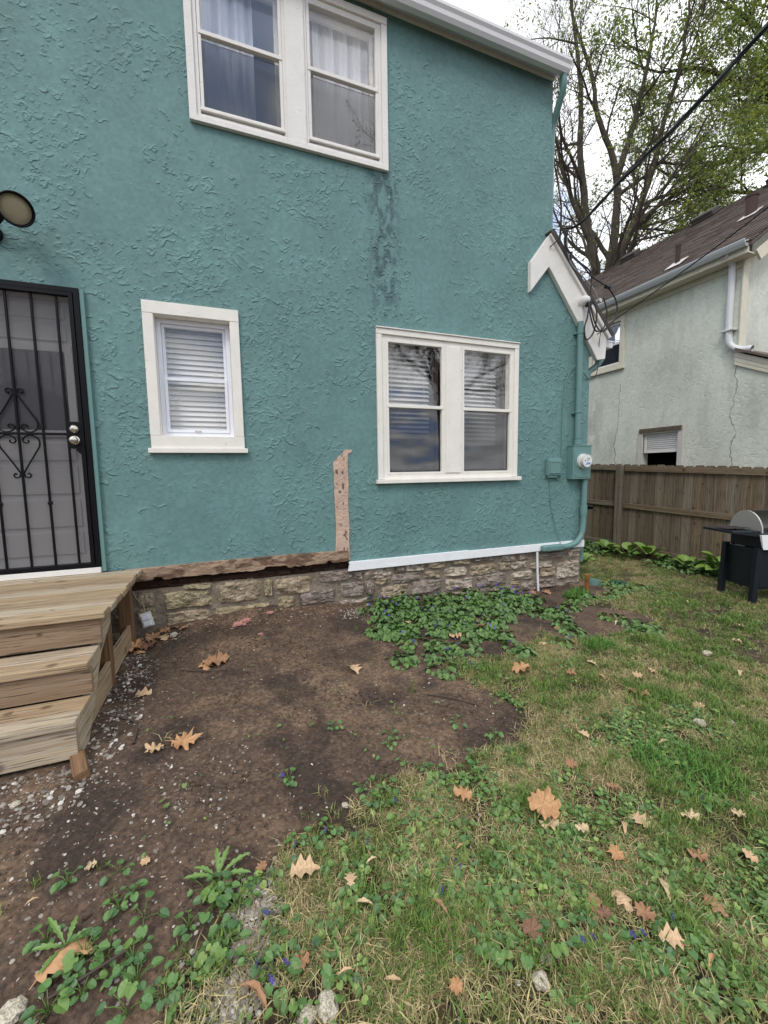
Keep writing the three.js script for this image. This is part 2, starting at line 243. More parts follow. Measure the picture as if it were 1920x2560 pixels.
{
  const axis = (a, b, s, lo, hi) => { const L = []; for (let v = a; v < b; v += s) L.push(v); let q = s, v = b; while (v < hi) { L.push(v); q *= 1.18; v += q; } L.push(hi); q = s; v = a - s; while (v > lo) { L.unshift(v); q *= 1.18; v -= q; } L.unshift(lo); return L; };
  const xs = axis(-1.7, 5.2, 0.026, -300, 300), zs = axis(-0.3, 3.5, 0.026, -300, 300), nx = xs.length, nz = zs.length;
  const pos = new Float32Array(nx * nz * 3), uv = new Float32Array(nx * nz * 2), idx = [];
  for (let j = 0; j < nz; j++) for (let i = 0; i < nx; i++) {
    const k = j * nx + i, x = xs[i], z = zs[j]; pos[k * 3] = x; pos[k * 3 + 1] = gh(x, z); pos[k * 3 + 2] = z; uv[k * 2] = (x + 1.7) / 8.2; uv[k * 2 + 1] = (z + 2) / 5.6;
    if (i && j) idx.push(k - nx - 1, k - 1, k, k - nx - 1, k, k - nx);
  }
  const g = new THREE.BufferGeometry(); g.setAttribute('position', new THREE.BufferAttribute(pos, 3)); g.setAttribute('uv', new THREE.BufferAttribute(uv, 2)); g.setIndex(idx); g.computeVertexNormals();
  const map = tex(2048, 1400, (i, j, c) => {
    const x = i / 2048 * 8.2 - 1.7, z = j / 1400 * 5.6 - 2, soil = soilAt(x, z) ? 1 : 0, n = fbm(x * 2.2, z * 2.2, 4, 221), m = fbm(x * 9, z * 9, 4, 223), f = fbm(x * 70, z * 70, 3, 225), s = hash2(i, j, 3);
    const dry = ss(0.48, 0.68, n * 0.6 + m * 0.4), damp = ss(0.52, 0.36, fbm(x * 3.4, z * 3.4, 5, 229)), k = (0.62 + 0.76 * f) * (0.93 + 0.14 * s);
    let r = mix(0.338, 0.430, dry), gg = mix(0.272, 0.352, dry), b = mix(0.222, 0.278, dry); r *= 1 - 0.26 * damp; gg *= 1 - 0.27 * damp; b *= 1 - 0.27 * damp;
    if (!soil) { const th = ss(0.42, 0.62, fbm(x * 24, z * 24, 3, 227)); r = mix(0.22, 0.31, th); gg = mix(0.178, 0.265, th); b = mix(0.13, 0.165, th); }
    if (s > 0.9965 && f > 0.5) { r = 0.66; gg = 0.6; b = 0.52; }
    c[0] = r * k; c[1] = gg * k; c[2] = b * k;
  });
  map.wrapS = map.wrapT = THREE.MirroredRepeatWrapping;
  const bump = gray(1024, 1024, (i, j) => { const a = fbm(i / 64, j / 64, 5, 231, 16), r = fbm(i / 12, j / 12, 3, 233, Math.round(1024 / 12)); return 0.5 * a + 0.5 * r; }, 8.2 / 0.9, 5.6 / 0.9);
  const m = single('ground', g, mat(0xffffff, 0.97, { map, bumpMap: bump, bumpScale: 0.016 }), 'bare brown soil and patchy lawn of the back yard', 'ground'); m.userData.kind = 'structure';
}

// ------------------------------------------------------------------ the teal house
const house = thing('stucco_house', 'teal stucco house with white framed windows and stone foundation', 'house');
{
  const openings = [[-0.09, 1.5, 4.22, 5.40], [-0.475, 0.112, 1.705, 2.692], [1.45, 3.0, 1.38, 2.7], [-1.86, -0.96, 0.69, 2.76]];
  const front = prism([[-7, 0.62], [1.09, 0.62], [1.09, 0.47], [4.075, 0.47], [4.075, 2.85], [3.445, 3.62], [3.445, 5.62], [-7, 5.62]], -0.2, 0, 0, 'x', openings.map((o) => rect(...o).reverse()));
  part('wall', wallUV(front), M.stucco, house);
  // the rest of the shell: closes the rooms
  for (const b of [[3.245, 3.443, 3.5, 5.6], [3.9, 4.073, 0.47, 2.9], [-7, -6.8, 0.47, 5.6]]) part('side_wall', wallUV(bx(...b, -7, -0.2, 0)), M.stucco, house);
  part('back_wall', wallUV(bx(-7, 4.073, 0.47, 5.6, -7.2, -7.0, 0)), M.stucco, house);
  part('inner_floor', merge([bx(-6.8, 3.9, 0.45, 0.6, -7, -0.22, 0), bx(-6.8, 3.24, 3.3, 3.55, -7, -0.22, 0), bx(-6.8, 3.24, 5.45, 5.58, -7, -0.22, 0)]), M.room, house);
  part('inner_wall', merge([bx(-6.8, 3.24, 0.6, 5.45, -3.4, -3.3, 0), bx(1.15, 1.22, 0.6, 3.3, -3.3, -0.22, 0)]), M.room, house);

  // main roof: eave with soffit, gutter and a slope rising away
  const roofProfile = [[0.13, 5.60], [-3.6, 7.75], [-7.4, 5.55], [-7.4, 5.47], [-3.6, 7.66], [0.13, 5.52]];
  const swap = (g) => { g.applyMatrix4(new THREE.Matrix4().set(0, 0, 1, 0, 0, 1, 0, 0, 1, 0, 0, 0, 0, 0, 0, 1)); g.computeVertexNormals(); return g; };   // drawn as (z, y), running along x
  part('roof', swap(prism(roofProfile, -7.3, 3.5)), M.roofDark, house);
  part('soffit', swap(prism([[0.003, 5.532], [0.117, 5.447], [0.117, 5.52], [0.003, 5.56]], -7.3, 3.48)), M.soffit, house);
  part('frieze_board', bx(-7, 3.455, 5.485, 5.53, 0.002, 0.022, 0.003), M.trimOld, house);
  const gp = [[0.118, 5.565], [0.118, 5.445], [0.165, 5.445], [0.185, 5.475], [0.19, 5.51], [0.205, 5.535], [0.205, 5.56], [0.19, 5.56], [0.19, 5.543], [0.175, 5.52], [0.160, 5.46], [0.126, 5.46], [0.126, 5.565]];
  const gut = prism(gp, -7.3, 3.50).applyMatrix4(new THREE.Matrix4().set(0, 0, 1, 0, 0, 1, 0, 0, 1, 0, 0, 0, 0, 0, 0, 1)); gut.computeVertexNormals();
  part('gutter', gut, M.gutter, house);
  part('gutter_end_cap', fixN(prism([[0.118, 5.565], [0.118, 5.445], [0.165, 5.445], [0.19, 5.51], [0.205, 5.56]], 3.501, 3.508).applyMatrix4(new THREE.Matrix4().set(0, 0, 1, 0, 0, 1, 0, 0, 1, 0, 0, 0, 0, 0, 0, 1))), M.gutter, house);
  part('downspout', tube([[3.46, 5.45, 0.13], [3.475, 5.36, 0.12], [3.49, 5.22, 0.03], [3.50, 5.10, -0.05], [3.505, 4.9, -0.07], [3.505, 4.3, -0.07], [3.505, 3.9, -0.07]], 0.036, 10), M.tealPaint, house);

  // the low gable at the corner: rake boards, roof, gutter stub, downspout
  part('rake_board', prism([[3.403, 3.931], [3.158, 3.618], [3.163, 3.318], [3.404, 3.605]], 0.004, 0.05, 0.003), M.trimOld, house);
  part('rake_board', prism([[3.405, 3.931], [3.406, 3.605], [3.987, 2.893], [4.15, 2.68], [4.273, 2.703], [4.288, 2.939]], 0.003, 0.048, 0.003), M.trimOld, house);
  part('rake_trim', prism([[3.40, 3.962], [3.395, 3.915], [4.30, 2.93], [4.335, 2.955]], 0.050, 0.075, 0.003), M.trimOld, house);
  part('gable_roof', prism([[3.43, 3.985], [3.38, 3.955], [4.335, 2.96], [4.365, 2.98]], -6.5, 0.085), mat(0x4b4542, 0.95), house);
  part('gable_soffit', bx(4.08, 4.27, 2.78, 2.82, -6.4, 0.0, 0), M.soffit, house);
  part('gable_gutter', merge([bx(4.335, 4.47, 2.86, 2.94, -6.4, -0.02, 0.006), bx(4.33, 4.49, 2.925, 2.945, -6.4, -0.015, 0.004)]), M.gutter, house);
  part('downspout', merge([tube([[4.40, 2.86, -0.1], [4.38, 2.74, -0.1], [4.28, 2.64, -0.1], [4.19, 2.58, -0.1], [4.15, 2.48, -0.1]], 0.034, 10), tube([[4.15, 2.48, -0.1], [4.148, 1.6, -0.1], [4.145, 0.25, -0.1]], 0.034, 10)]), M.tealPaint, house);

  // foundation: rubble stones set in mortar
  const R = mulberry(404);
  const fnd = part('foundation', merge([bx(-7, 1.09, -0.4, 0.466, -0.28, -0.03, 0), bx(1.09, 4.062, -0.4, 0.47, -0.28, -0.03, 0), bx(3.85, 4.062, -0.4, 0.47, -7, -0.28, 0)]), M.mortar, house);
  const stone = (x0, x1, y0, y1, m, d) => {
    const nx = 8, ny = 6, w = x1 - x0, h = y1 - y0, s = (R() * 1e6) | 0, pts = [], idx = [], grid = [];
    const cut = [R() * 0.16, R() * 0.16, R() * 0.16, R() * 0.16];
    for (let j = 0; j <= ny; j++) for (let i = 0; i <= nx; i++) {
      let u = i / nx * 2 - 1, v = j / ny * 2 - 1; const e = Math.max(Math.abs(u), Math.abs(v));
      const q = (u > 0 ? (v > 0 ? cut[0] : cut[1]) : v > 0 ? cut[2] : cut[3]), k = 1 - q * Math.abs(u * v) ** 1.5;
      const jx = (hash2(i, j, s) - 0.5) * 0.22, jy = (hash2(i, j, s + 1) - 0.5) * 0.24;
      const x = (u * k + jx * (2 / nx) * (e > 0.99 ? 0.9 : 1.2)) * w / 2, y = (v * k + jy * (2 / ny) * (e > 0.99 ? 1.3 : 1.2)) * h / 2;
      const face = (fbm(u * 1.7 + s % 97, v * 1.5 + s % 89, 3, s % 31) - 0.5) * 0.06, z = e > 0.99 ? -0.03 : d * (1 - 0.45 * Math.max(Math.abs(u), Math.abs(v)) ** 3) + face;
      grid.push(V(x, y, z));
    }
    for (let j = 0; j < ny; j++) for (let i = 0; i < nx; i++) { const a = j * (nx + 1) + i, b = a + 1, c = a + nx + 1, e = c + 1; if (hash2(i, j, s + 3) > 0.5) idx.push(a, b, e, a, e, c); else idx.push(a, b, c, b, e, c); }
    for (const k of idx) pts.push(grid[k].x, grid[k].y, grid[k].z);
    const g = new THREE.BufferGeometry(); g.setAttribute('position', new THREE.Float32BufferAttribute(pts, 3)); g.computeVertexNormals();
    const q = uvm(g, 'x', R() * 3), o = part('stone', q, m, fnd); o.position.set((x0 + x1) / 2, (y0 + y1) / 2, -0.022);
  };
  const T = [[-0.55,-0.15,0.27,0.433],[-0.13,0.27,0.259,0.468],[0.29,0.35,0.286,0.453],[0.36,0.73,0.278,0.449],[0.77,1.11,0.365,0.464],[0.58,0.96,0.158,0.306],[0.4,0.55,0.17,0.272],[-0.72,-0.6,0.324,0.452],[-0.73,-0.6,0.214,0.311],[-0.55,-0.16,0.117,0.256],[-0.15,0.35,0.141,0.24],[0.99,1.25,0.183,0.343],[-0.38,-0.15,0.436,0.474],[-0.58,-0.33,0.03,0.11],[1.0,1.12,0.387,0.459],[1.14,1.22,0.359,0.446],[1.23,1.58,0.341,0.459],[1.59,1.67,0.377,0.444],[1.68,1.91,0.382,0.459],[1.93,2.17,0.388,0.458],[1.26,1.34,0.175,0.335],[1.36,1.53,0.285,0.344],[1.53,1.88,0.263,0.372],[1.9,2.1,0.283,0.354],[2.14,2.43,0.276,0.372],[2.24,2.47,0.404,0.452],[2.49,2.81,0.393,0.453],[2.45,2.83,0.247,0.366],[2.86,3.07,0.372,0.455],[2.85,3.0,0.282,0.361],[3.02,3.25,0.27,0.355],[3.11,3.3,0.366,0.454],[1.74,2.14,0.126,0.274],[1.41,1.73,0.127,0.263],[2.16,2.52,0.117,0.246],[2.54,2.99,0.1,0.255],[3.02,3.34,0.129,0.235],[3.03,3.14,0.096,0.125],[2.54,2.88,0.023,0.098],[2.88,3.15,-0.006,0.088],[3.17,3.37,-0.003,0.102],[3.41,3.81,0.346,0.425],[3.29,3.63,0.255,0.317],[3.42,3.68,0.141,0.247],[3.84,4.06,0.332,0.449],[3.69,4.065,0.068,0.303],[3.38,3.66,0.003,0.109],[3.68,4.065,-0.05,0.042],[0.98,1.33,0.066,0.16],[1.76,2.21,0.027,0.106],[2.22,2.52,0.007,0.088],[-1.0,-0.76,0.2,0.42],[-1.4,-1.03,0.15,0.40],[-1.35,-0.8,0.0,0.14]];
  T.forEach(([x0, x1, y0, y1], i) => { const m = i === 44 || i === 45 || i === 30 ? M.stones[3] : x1 < 0.8 ? M.stones[i % 2 ? 0 : 2] : R() < 0.6 ? M.stones[1] : M.stones[i % 2 ? 0 : 3]; stone(x0 - 0.011, x1 + 0.011, y0 - 0.009, y1 + 0.009, m, 0.014 + 0.012 * R()); });
  part('stone', uvm(bx(4.03, 4.066, -0.3, 0.46, -6.9, -0.05, 0.01)), M.stones[1], fnd);

  // rotted sill: bare board with a torn lower edge over a dark beam
  const low = []; for (let x = 1.075; x > -0.78; x -= 0.022) low.push([x, 0.562 - 0.004 + 0.012 * (vn(x * 30, 4, 6) - 0.5) + (vn(x * 9, 2, 7) > 0.8 ? 0.022 : 0)]);
  part('sill_board', prism([[-0.79, 0.66], ...low.reverse(), [1.075, 0.664], [0.6, 0.672], [-0.15, 0.670]], 0.002, 0.03, 0.002), M.sillBoard, house, 'bare weathered board with a torn lower edge');
  part('sill_beam', bx(-0.95, 1.085, 0.462, 0.60, -0.20, -0.06, 0.01, 'x', 0.4), M.rotBeam, house, 'dark rotted beam under the wall');
  const tornPts = []; { const Q = mulberry(9); for (let x = -0.8; x < 1.05; x += 0.05 + 0.06 * Q()) tornPts.push(bx(x, x + 0.03 + 0.1 * Q(), 0.468 + 0.02 * Q(), 0.49 + 0.05 * Q(), -0.06, -0.045 + 0.02 * Q(), 0.003, 'x', Q())); }
  part('rot_splinters', merge(tornPts), M.rotBeam, house).userData.kind = 'stuff';
  part('bare_patch', prism([[1.067, 1.626], [1.136, 1.627], [1.135, 1.602], [1.1, 1.588], [1.092, 1.526], [1.098, 1.3], [1.089, 1.1], [1.097, 0.9], [1.090, 0.75], [1.096, 0.57], [0.95, 0.57], [0.953, 0.67], [0.964, 0.9], [0.957, 1.2], [0.953, 1.502], [0.985, 1.545], [1.045, 1.59]], 0.001, 0.007, 0.001), M.patch, house, 'narrow strip of bare pinkish plaster');
  part('skirt_board', prism([[1.075, 0.55], [1.085, 0.52], [1.068, 0.46], [2.42, 0.462], [2.42, 0.552]], 0.001, 0.028, 0.002), M.board, house);
  part('skirt_board', bx(2.422, 4.068, 0.462, 0.546, 0.001, 0.027, 0.002), M.board, house);

  // ---- windows
  const casing = (g, list, m) => list.forEach((b) => part('casing', bx(...b), m, g));
  const pane = (g, x0, x1, y0, y1, z, m = M.glass) => part('pane', bx(x0, x1, y0, y1, z - 0.002, z + 0.002, 0), m, g);
  const frame = (g, name, x0, x1, y0, y1, z0, z1, w, m) => { const s = rect(x0, x1, y0, y1), h = rect(x0 + w, x1 - w, y0 + w, y1 - w).reverse(); return part(name, prism(s, z0, z1, 0.0015, 'x', [h]), m, g); };
  // small window with closed blind
  {
    const g = holder('window', house);
    casing(g, [[-0.539, 0.172, 2.677, 2.771, 0.001, 0.026], [-0.539, -0.463, 1.731, 2.676, 0.001, 0.025], [0.0995, 0.172, 1.731, 2.676, 0.001, 0.025], [-0.536, 0.174, 1.632, 1.730, 0.001, 0.026]], M.trim);
    part('sill', bx(-0.558, 0.198, 1.592, 1.631, 0.001, 0.045, 0.004), M.trim, g);
    part('reveal', merge([bx(-0.470, -0.460, 1.72, 2.69, -0.16, 0.002, 0), bx(0.097, 0.107, 1.72, 2.69, -0.16, 0.002, 0), bx(-0.46, 0.097, 2.676, 2.686, -0.16, 0.002, 0), bx(-0.46, 0.097, 1.715, 1.73, -0.16, 0.003, 0)]), M.trim, g);
    frame(g, 'window_frame', -0.459, 0.096, 1.731, 2.675, -0.15, -0.075, 0.034, M.vinyl);
    frame(g, 'sash', -0.424, 0.061, 2.19, 2.640, -0.135, -0.10, 0.022, M.vinyl);
    frame(g, 'sash', -0.424, 0.061, 1.766, 2.212, -0.105, -0.068, 0.024, M.vinyl);
    pane(g, -0.402, 0.039, 2.212, 2.618, -0.118); pane(g, -0.40, 0.037, 1.79, 2.188, -0.088);
    part('sash_lock', bx(-0.215, -0.165, 1.772, 1.784, -0.068, -0.058, 0.002), M.steel, g);
    const slat = new THREE.BoxGeometry(0.5, 0.0025, 0.05); slat.rotateX(1.12);
    for (let y = 1.77; y < 2.66; y += 0.043) { const s = part('slat', slat, M.blind, g); s.position.set(-0.181, y, -0.19); s.rotation.z = 0.004 * Math.sin(y * 37); s.rotation.x = 0.05 * Math.sin(y * 91); }
    part('blind_cord', merge([cyl(-0.33, 2.2, -0.165, 0.0015, 0.9, 5), cyl(-0.03, 2.2, -0.165, 0.0015, 0.9, 5)]), M.blind, g);
  }
  // double window on the ground floor, blinds half way down
  {
    const g = holder('window', house);
    casing(g, [[1.397, 3.044, 2.712, 2.764, 0.001, 0.032], [1.397, 1.449, 1.34, 2.711, 0.001, 0.03], [2.99, 3.044, 1.34, 2.711, 0.001, 0.03], [2.148, 2.314, 1.392, 2.662, 0.0132, 0.024], [2.1255, 2.3425, 1.387, 2.663, -0.03, 0.013]], M.trim);
    part('sill', prism([[1.378, 1.297], [3.086, 1.297], [3.086, 1.337], [1.378, 1.337]], 0.001, 0.05, 0.004), M.trim, g);
    part('drip_cap', bx(1.392, 3.05, 2.765, 2.776, 0.001, 0.045, 0.003), M.trim, g);
    frame(g, 'window_frame', 1.4495, 2.9895, 1.338, 2.7115, -0.12, 0.012, 0.048, M.trim);
    for (const [x0, x1, yb] of [[1.498, 2.124, 1.757], [2.344, 2.966, 1.69]]) {
      frame(g, 'storm_frame', x0, x1, 1.384, 2.672, -0.02, 0.014, 0.022, M.trim);
      part('meeting_rail', bx(x0 + 0.004, x1 - 0.004, 2.036, 2.068, -0.018, 0.020, 0.003), M.trim, g);
      pane(g, x0 + 0.022, x1 - 0.022, 2.068, 2.650, -0.004, M.glassWavy); pane(g, x0 + 0.022, x1 - 0.022, 1.406, 2.036, -0.012);
      frame(g, 'screen_frame', x0 + 0.022, x1 - 0.022, 1.406, 2.036, -0.035, -0.02, 0.012, M.black);
      part('insect_screen', bx(x0 + 0.034, x1 - 0.034, 1.418, 2.03, -0.03, -0.029, 0), M.screen, g);
      frame(g, 'sash', x0 + 0.02, x1 - 0.02, 1.39, 2.67, -0.10, -0.07, 0.035, mat(0x3a2a22, 0.6)); pane(g, x0 + 0.055, x1 - 0.055, 1.425, 2.635, -0.085);
      const w = x1 - x0 - 0.10, slat = new THREE.BoxGeometry(w, 0.003, 0.05); slat.rotateX(0.62);
      for (let y = yb + 0.03, k = 0; y < 2.66; y += 0.046, k++) { const s = part('slat', slat, M.blind, g); s.position.set((x0 + x1) / 2 - 0.02, y, -0.19); s.rotation.z = 0.006 * Math.sin(k * 2.3 + x0); s.rotation.x = 0.06 * Math.sin(k * 1.7); }
      part('blind_rail', bx((x0 + x1) / 2 - 0.02 - w / 2, (x0 + x1) / 2 - 0.02 + w / 2, yb, yb + 0.022, -0.21, -0.17, 0.003), M.blind, g);
      part('blind_cord', merge([-0.3, 0.28].map((q) => cyl((x0 + x1) / 2 + q * w * 1.2, (2.66 + yb) / 2, -0.165, 0.0014, 2.66 - yb, 5))), M.blind, g);
    }
  }
  // double window upstairs, sheer curtains
  {
    const g = holder('window', house);
    casing(g, [[-0.117, -0.062, 4.20, 5.40, 0.001, 0.032], [1.488, 1.543, 4.16, 5.36, 0.001, 0.032], [-0.117, 1.543, 5.362, 5.42, 0.001, 0.034], [-0.117, 1.487, 4.158, 4.199, 0.001, 0.036], [0.637, 0.796, 4.202, 5.36, 0.0145, 0.028], [0.6135, 0.8205, 4.231, 5.331, -0.03, 0.0135]], M.trimOld);
    frame(g, 'window_frame', -0.0615, 1.4875, 4.1995, 5.3615, -0.12, 0.014, 0.03, M.trimOld);
    for (const [x0, x1] of [[-0.028, 0.612], [0.822, 1.457]]) {
      frame(g, 'storm_frame', x0, x1, 4.262, 5.338, -0.02, 0.014, 0.024, M.trimOld);
      part('meeting_rail', bx(x0 + 0.004, x1 - 0.004, 4.80, 4.83, -0.018, 0.022, 0.003), M.trimOld, g);
      part('sash_lip', bx(x0 - 0.006, x1 + 0.004, 4.252, 4.272, 0.002, 0.026, 0.003), M.trimOld, g);
      pane(g, x0 + 0.024, x1 - 0.024, 4.83, 5.314, -0.004, M.glassWavy); pane(g, x0 + 0.024, x1 - 0.024, 4.286, 4.80, -0.012);
      part('insect_screen', bx(x0 + 0.024, x1 - 0.024, 4.286, 4.795, -0.03, -0.029, 0), M.screen, g);
      frame(g, 'sash', x0 + 0.012, x1 - 0.012, 4.27, 5.33, -0.10, -0.07, 0.035, M.trimOld); pane(g, x0 + 0.047, x1 - 0.047, 4.305, 5.295, -0.085);
    }
    const drape = (x0, x1, k) => { const P = new THREE.PlaneGeometry(x1 - x0, 1.2, 90, 6), p = P.attributes.position; for (let i = 0; i < p.count; i++) { const x = p.getX(i), y = p.getY(i); p.setZ(i, 0.028 * Math.sin(x * 46 + k + 0.5 * Math.sin(x * 13)) + 0.018 * Math.sin(x * 97 + y * 0.8)); } P.translate((x0 + x1) / 2, 4.8, -0.155); P.computeVertexNormals(); return P; };
    part('curtain', drape(-0.15, 0.40, 0), M.sheer, g); part('curtain', drape(0.90, 1.50, 2), M.sheer, g); part('curtain_rod', cyl(0.7, 5.36, -0.155, 0.01, 1.8, 8, 'x'), M.steel, g);
  }

  // ---- door behind its security door
  {
    const d = holder('door', house);
    part('slab', bx(-1.83, -0.99, 0.72, 2.74, -0.17, -0.13, 0.004), M.whiteDoor, d);
    for (const [y0, y1] of [[0.80, 0.98], [1.02, 1.24], [1.28, 1.50], [1.54, 1.68], [2.44, 2.56], [2.60, 2.70]]) part('panel', bx(-1.76, -1.08, y0, y1, -0.129, -0.118, 0.005), M.whiteDoor, d);
    frame(d, 'window_trim', -1.76, -1.05, 1.72, 2.41, -0.129, -0.112, 0.05, M.whiteDoor);
    part('backing', bx(-1.71, -1.10, 1.77, 2.36, -0.129, -0.127, 0), mat(0x15161a, 0.9), d);
    part('pane', bx(-1.71, -1.10, 1.77, 2.36, -0.122, -0.118, 0), M.glass, d);
    part('threshold', bx(-1.9, -0.94, 0.662, 0.705, -0.19, 0.05, 0.004), M.trimOld, d);
    part('jamb', merge([bx(-0.99, -0.96, 0.69, 2.76, -0.19, 0.0, 0), bx(-1.86, -1.83, 0.69, 2.76, -0.19, 0.0, 0), bx(-1.86, -0.96, 2.74, 2.762, -0.19, 0.0, 0)]), M.trimOld, d);
    part('side_trim', bx(-0.938, -0.908, 0.665, 2.785, 0.001, 0.03, 0.004), M.tealPaint, d);
    const s = holder('security_door', house);
    frame(s, 'outer_frame', -1.895, -0.939, 0.708, 2.79, 0.001, 0.038, 0.035, M.black);
    frame(s, 'leaf_frame', -1.857, -0.977, 0.716, 2.752, 0.006, 0.046, 0.026, M.black);
    part('mesh_panel', bx(-1.835, -1.0, 0.74, 2.73, 0.010, 0.011, 0), M.perf, s);
    for (const x of [-1.083, -1.232, -1.38, -1.528, -1.676]) part('bar', bx(x - 0.0075, x + 0.0075, 0.74, 2.728, 0.014, 0.029, 0.002), M.black, s);
    part('lock_rail', bx(-1.832, -1.003, 1.722, 1.740, 0.012, 0.031, 0.002), M.black, s);
    part('lock_box', bx(-1.085, -0.990, 1.625, 1.822, 0.008, 0.05, 0.003), M.black, s);
    part('strike_plate', prism([[-0.998, 1.64], [-1.035, 1.615], [-0.995, 1.57], [-0.985, 1.53], [-0.975, 1.53], [-0.975, 1.64]], 0.045, 0.052, 0.001), M.black, s);
    const knob = (y, big) => { const L = new THREE.LatheGeometry((big ? [[0, 0.055], [0.016, 0.055], [0.027, 0.045], [0.028, 0.03], [0.018, 0.018], [0.012, 0.008], [0.030, 0.006], [0.032, 0]] : [[0, 0.022], [0.016, 0.022], [0.020, 0.018], [0.026, 0.014], [0.031, 0.004], [0.031, 0]]).map((q) => new THREE.Vector2(...q)), 24); L.rotateX(Math.PI / 2); L.translate(-1.035, y, 0.05); return L; };
    part('knob', knob(1.685, true), M.steel, s); part('deadbolt', knob(1.768, false), M.steel, s);
    const scroll = (pts) => tube(pts.map(([x, y]) => [x, y, 0.022]), 0.0055, 6, 60);
    for (const e of [-1, 1]) for (const f of [1, -1]) {
      const c = -1.38, y0 = 1.731, q = (x, y) => [c + e * x, y0 - f * y];
      part('scroll', scroll([q(0.008, 0.29), q(0.045, 0.22), q(0.09, 0.14), q(0.118, 0.085), q(0.112, 0.035), q(0.075, 0.012), q(0.035, 0.022), q(0.02, 0.05), q(0.035, 0.068), q(0.055, 0.06), q(0.052, 0.045)]), M.black, s);
      part('scroll', scroll([q(0.008, 0.285), q(0.02, 0.315), q(0.042, 0.318), q(0.05, 0.30), q(0.04, 0.288), q(0.032, 0.296)]), M.black, s);
    }
    for (const x of [-1.232, -1.528]) part('collar', bx(x - 0.014, x + 0.014, 1.205, 1.232, 0.008, 0.034, 0.006), M.black, s);
  }
}

// ------------------------------------------------------------------ wooden steps
{
  const st = thing('wooden_steps', 'weathered wooden steps and landing below the barred door', 'steps'), L = -2.6, R = mulberry(55);
  const tread = (x1, y, z0, z1, m, t = 0.038) => part('tread', bx(L, x1, y - t, y, z0, z1, 0.006, 'x', R() * 3), m, st);
  const riser = (x1, y0, y1, z, m) => part('riser', bx(L, x1, y0, y1, z - 0.032, z, 0.004, 'x', R() * 3), m, st);
  [[0.035, 0.172], [0.178, 0.315], [0.321, 0.458], [0.464, 0.601], [0.607, 0.744], [0.750, 0.887], [0.893, 1.02], [1.026, 1.146]].forEach(([a, b], i) => tread([-0.665, -0.672, -0.66, -0.67, -0.655, -0.662, -0.658, -0.668][i], 0.66 + (i % 3) * 0.001, a, b, M.step[i % 3]));
  riser(-0.696, 0.478, 0.618, 1.122, M.stepGrey);
  tread(-0.712, 0.462, 1.10, 1.228, M.step[0]); tread(-0.710, 0.459, 1.234, 1.342, M.step[1]);
  riser(-0.702, 0.282, 0.42, 1.322, M.stepGrey);
  tread(-0.714, 0.27, 1.305, 1.44, M.step[1]); tread(-0.716, 0.269, 1.446, 1.560, M.step[0]);
  riser(-0.722, 0.072, 0.230, 1.538, M.step[0]);
  // sawn stringers, posts, braces
  const saw = (x) => { const g = prism([[0.80, 0.61], [1.088, 0.61], [1.088, 0.42], [1.288, 0.42], [1.288, 0.23], [1.504, 0.23], [1.504, 0.05], [1.37, 0.05], [1.22, 0.20], [1.05, 0.39], [0.80, 0.50]], 0, 0.034).applyMatrix4(new THREE.Matrix4().set(0, 0, 1, x, 0, 1, 0, 0, 1, 0, 0, 0, 0, 0, 0, 1)); g.computeVertexNormals(); return uvm(g, 'z', R()); };
  for (const x of [-0.757, -1.5, -2.4]) part('stringer', saw(x), M.step[0], st);
  for (const [x, z] of [[-0.79, 0.74], [-0.78, 0.12], [-2.4, 0.74]]) part('post', bx(x - 0.045, x + 0.045, gh(x, z) - 0.1, 0.62, z - 0.045, z + 0.045, 0.005, 'y', R()), M.stepBrown, st);
  part('rim_joist', bx(-0.755, -0.718, 0.55, 0.62, 0.04, 1.08, 0.004, 'z', 0.3), M.step[2], st);
  part('skirt_plank', bx(-0.772, -0.746, 0.09, 0.25, 0.165, 0.695, 0.004, 'z', 1.1), M.step[1], st);
  part('skirt_plank', bx(-0.772, -0.746, 0.06, 0.23, 0.785, 1.45, 0.004, 'z', 2.1), M.step[1], st);
  part('joist', merge([-1.2, -1.7, -2.2].map((x) => bx(x, x + 0.038, 0.49, 0.62, 0.03, 1.08, 0))), M.stepBrown, st);
  part('foot_block', bx(-0.86, -0.80, -0.02, 0.085, 1.42, 1.50, 0.006, 'x', 0.2), M.step[2], st);
  // knot hole ring on the lowest riser
  const ch = uvm(new RoundedBoxGeometry(0.06, 0.05, 0.17, 1, 0.006), 'z', 1.9); const c = single('wood_offcut', ch, M.stepBrown, 'short wood offcut lying on soil beside the lowest step', 'wood block'); c.position.set(-0.70, gh(-0.70, 1.62) + 0.02, 1.60); c.rotation.set(0.05, 0.35, 0.2);
}

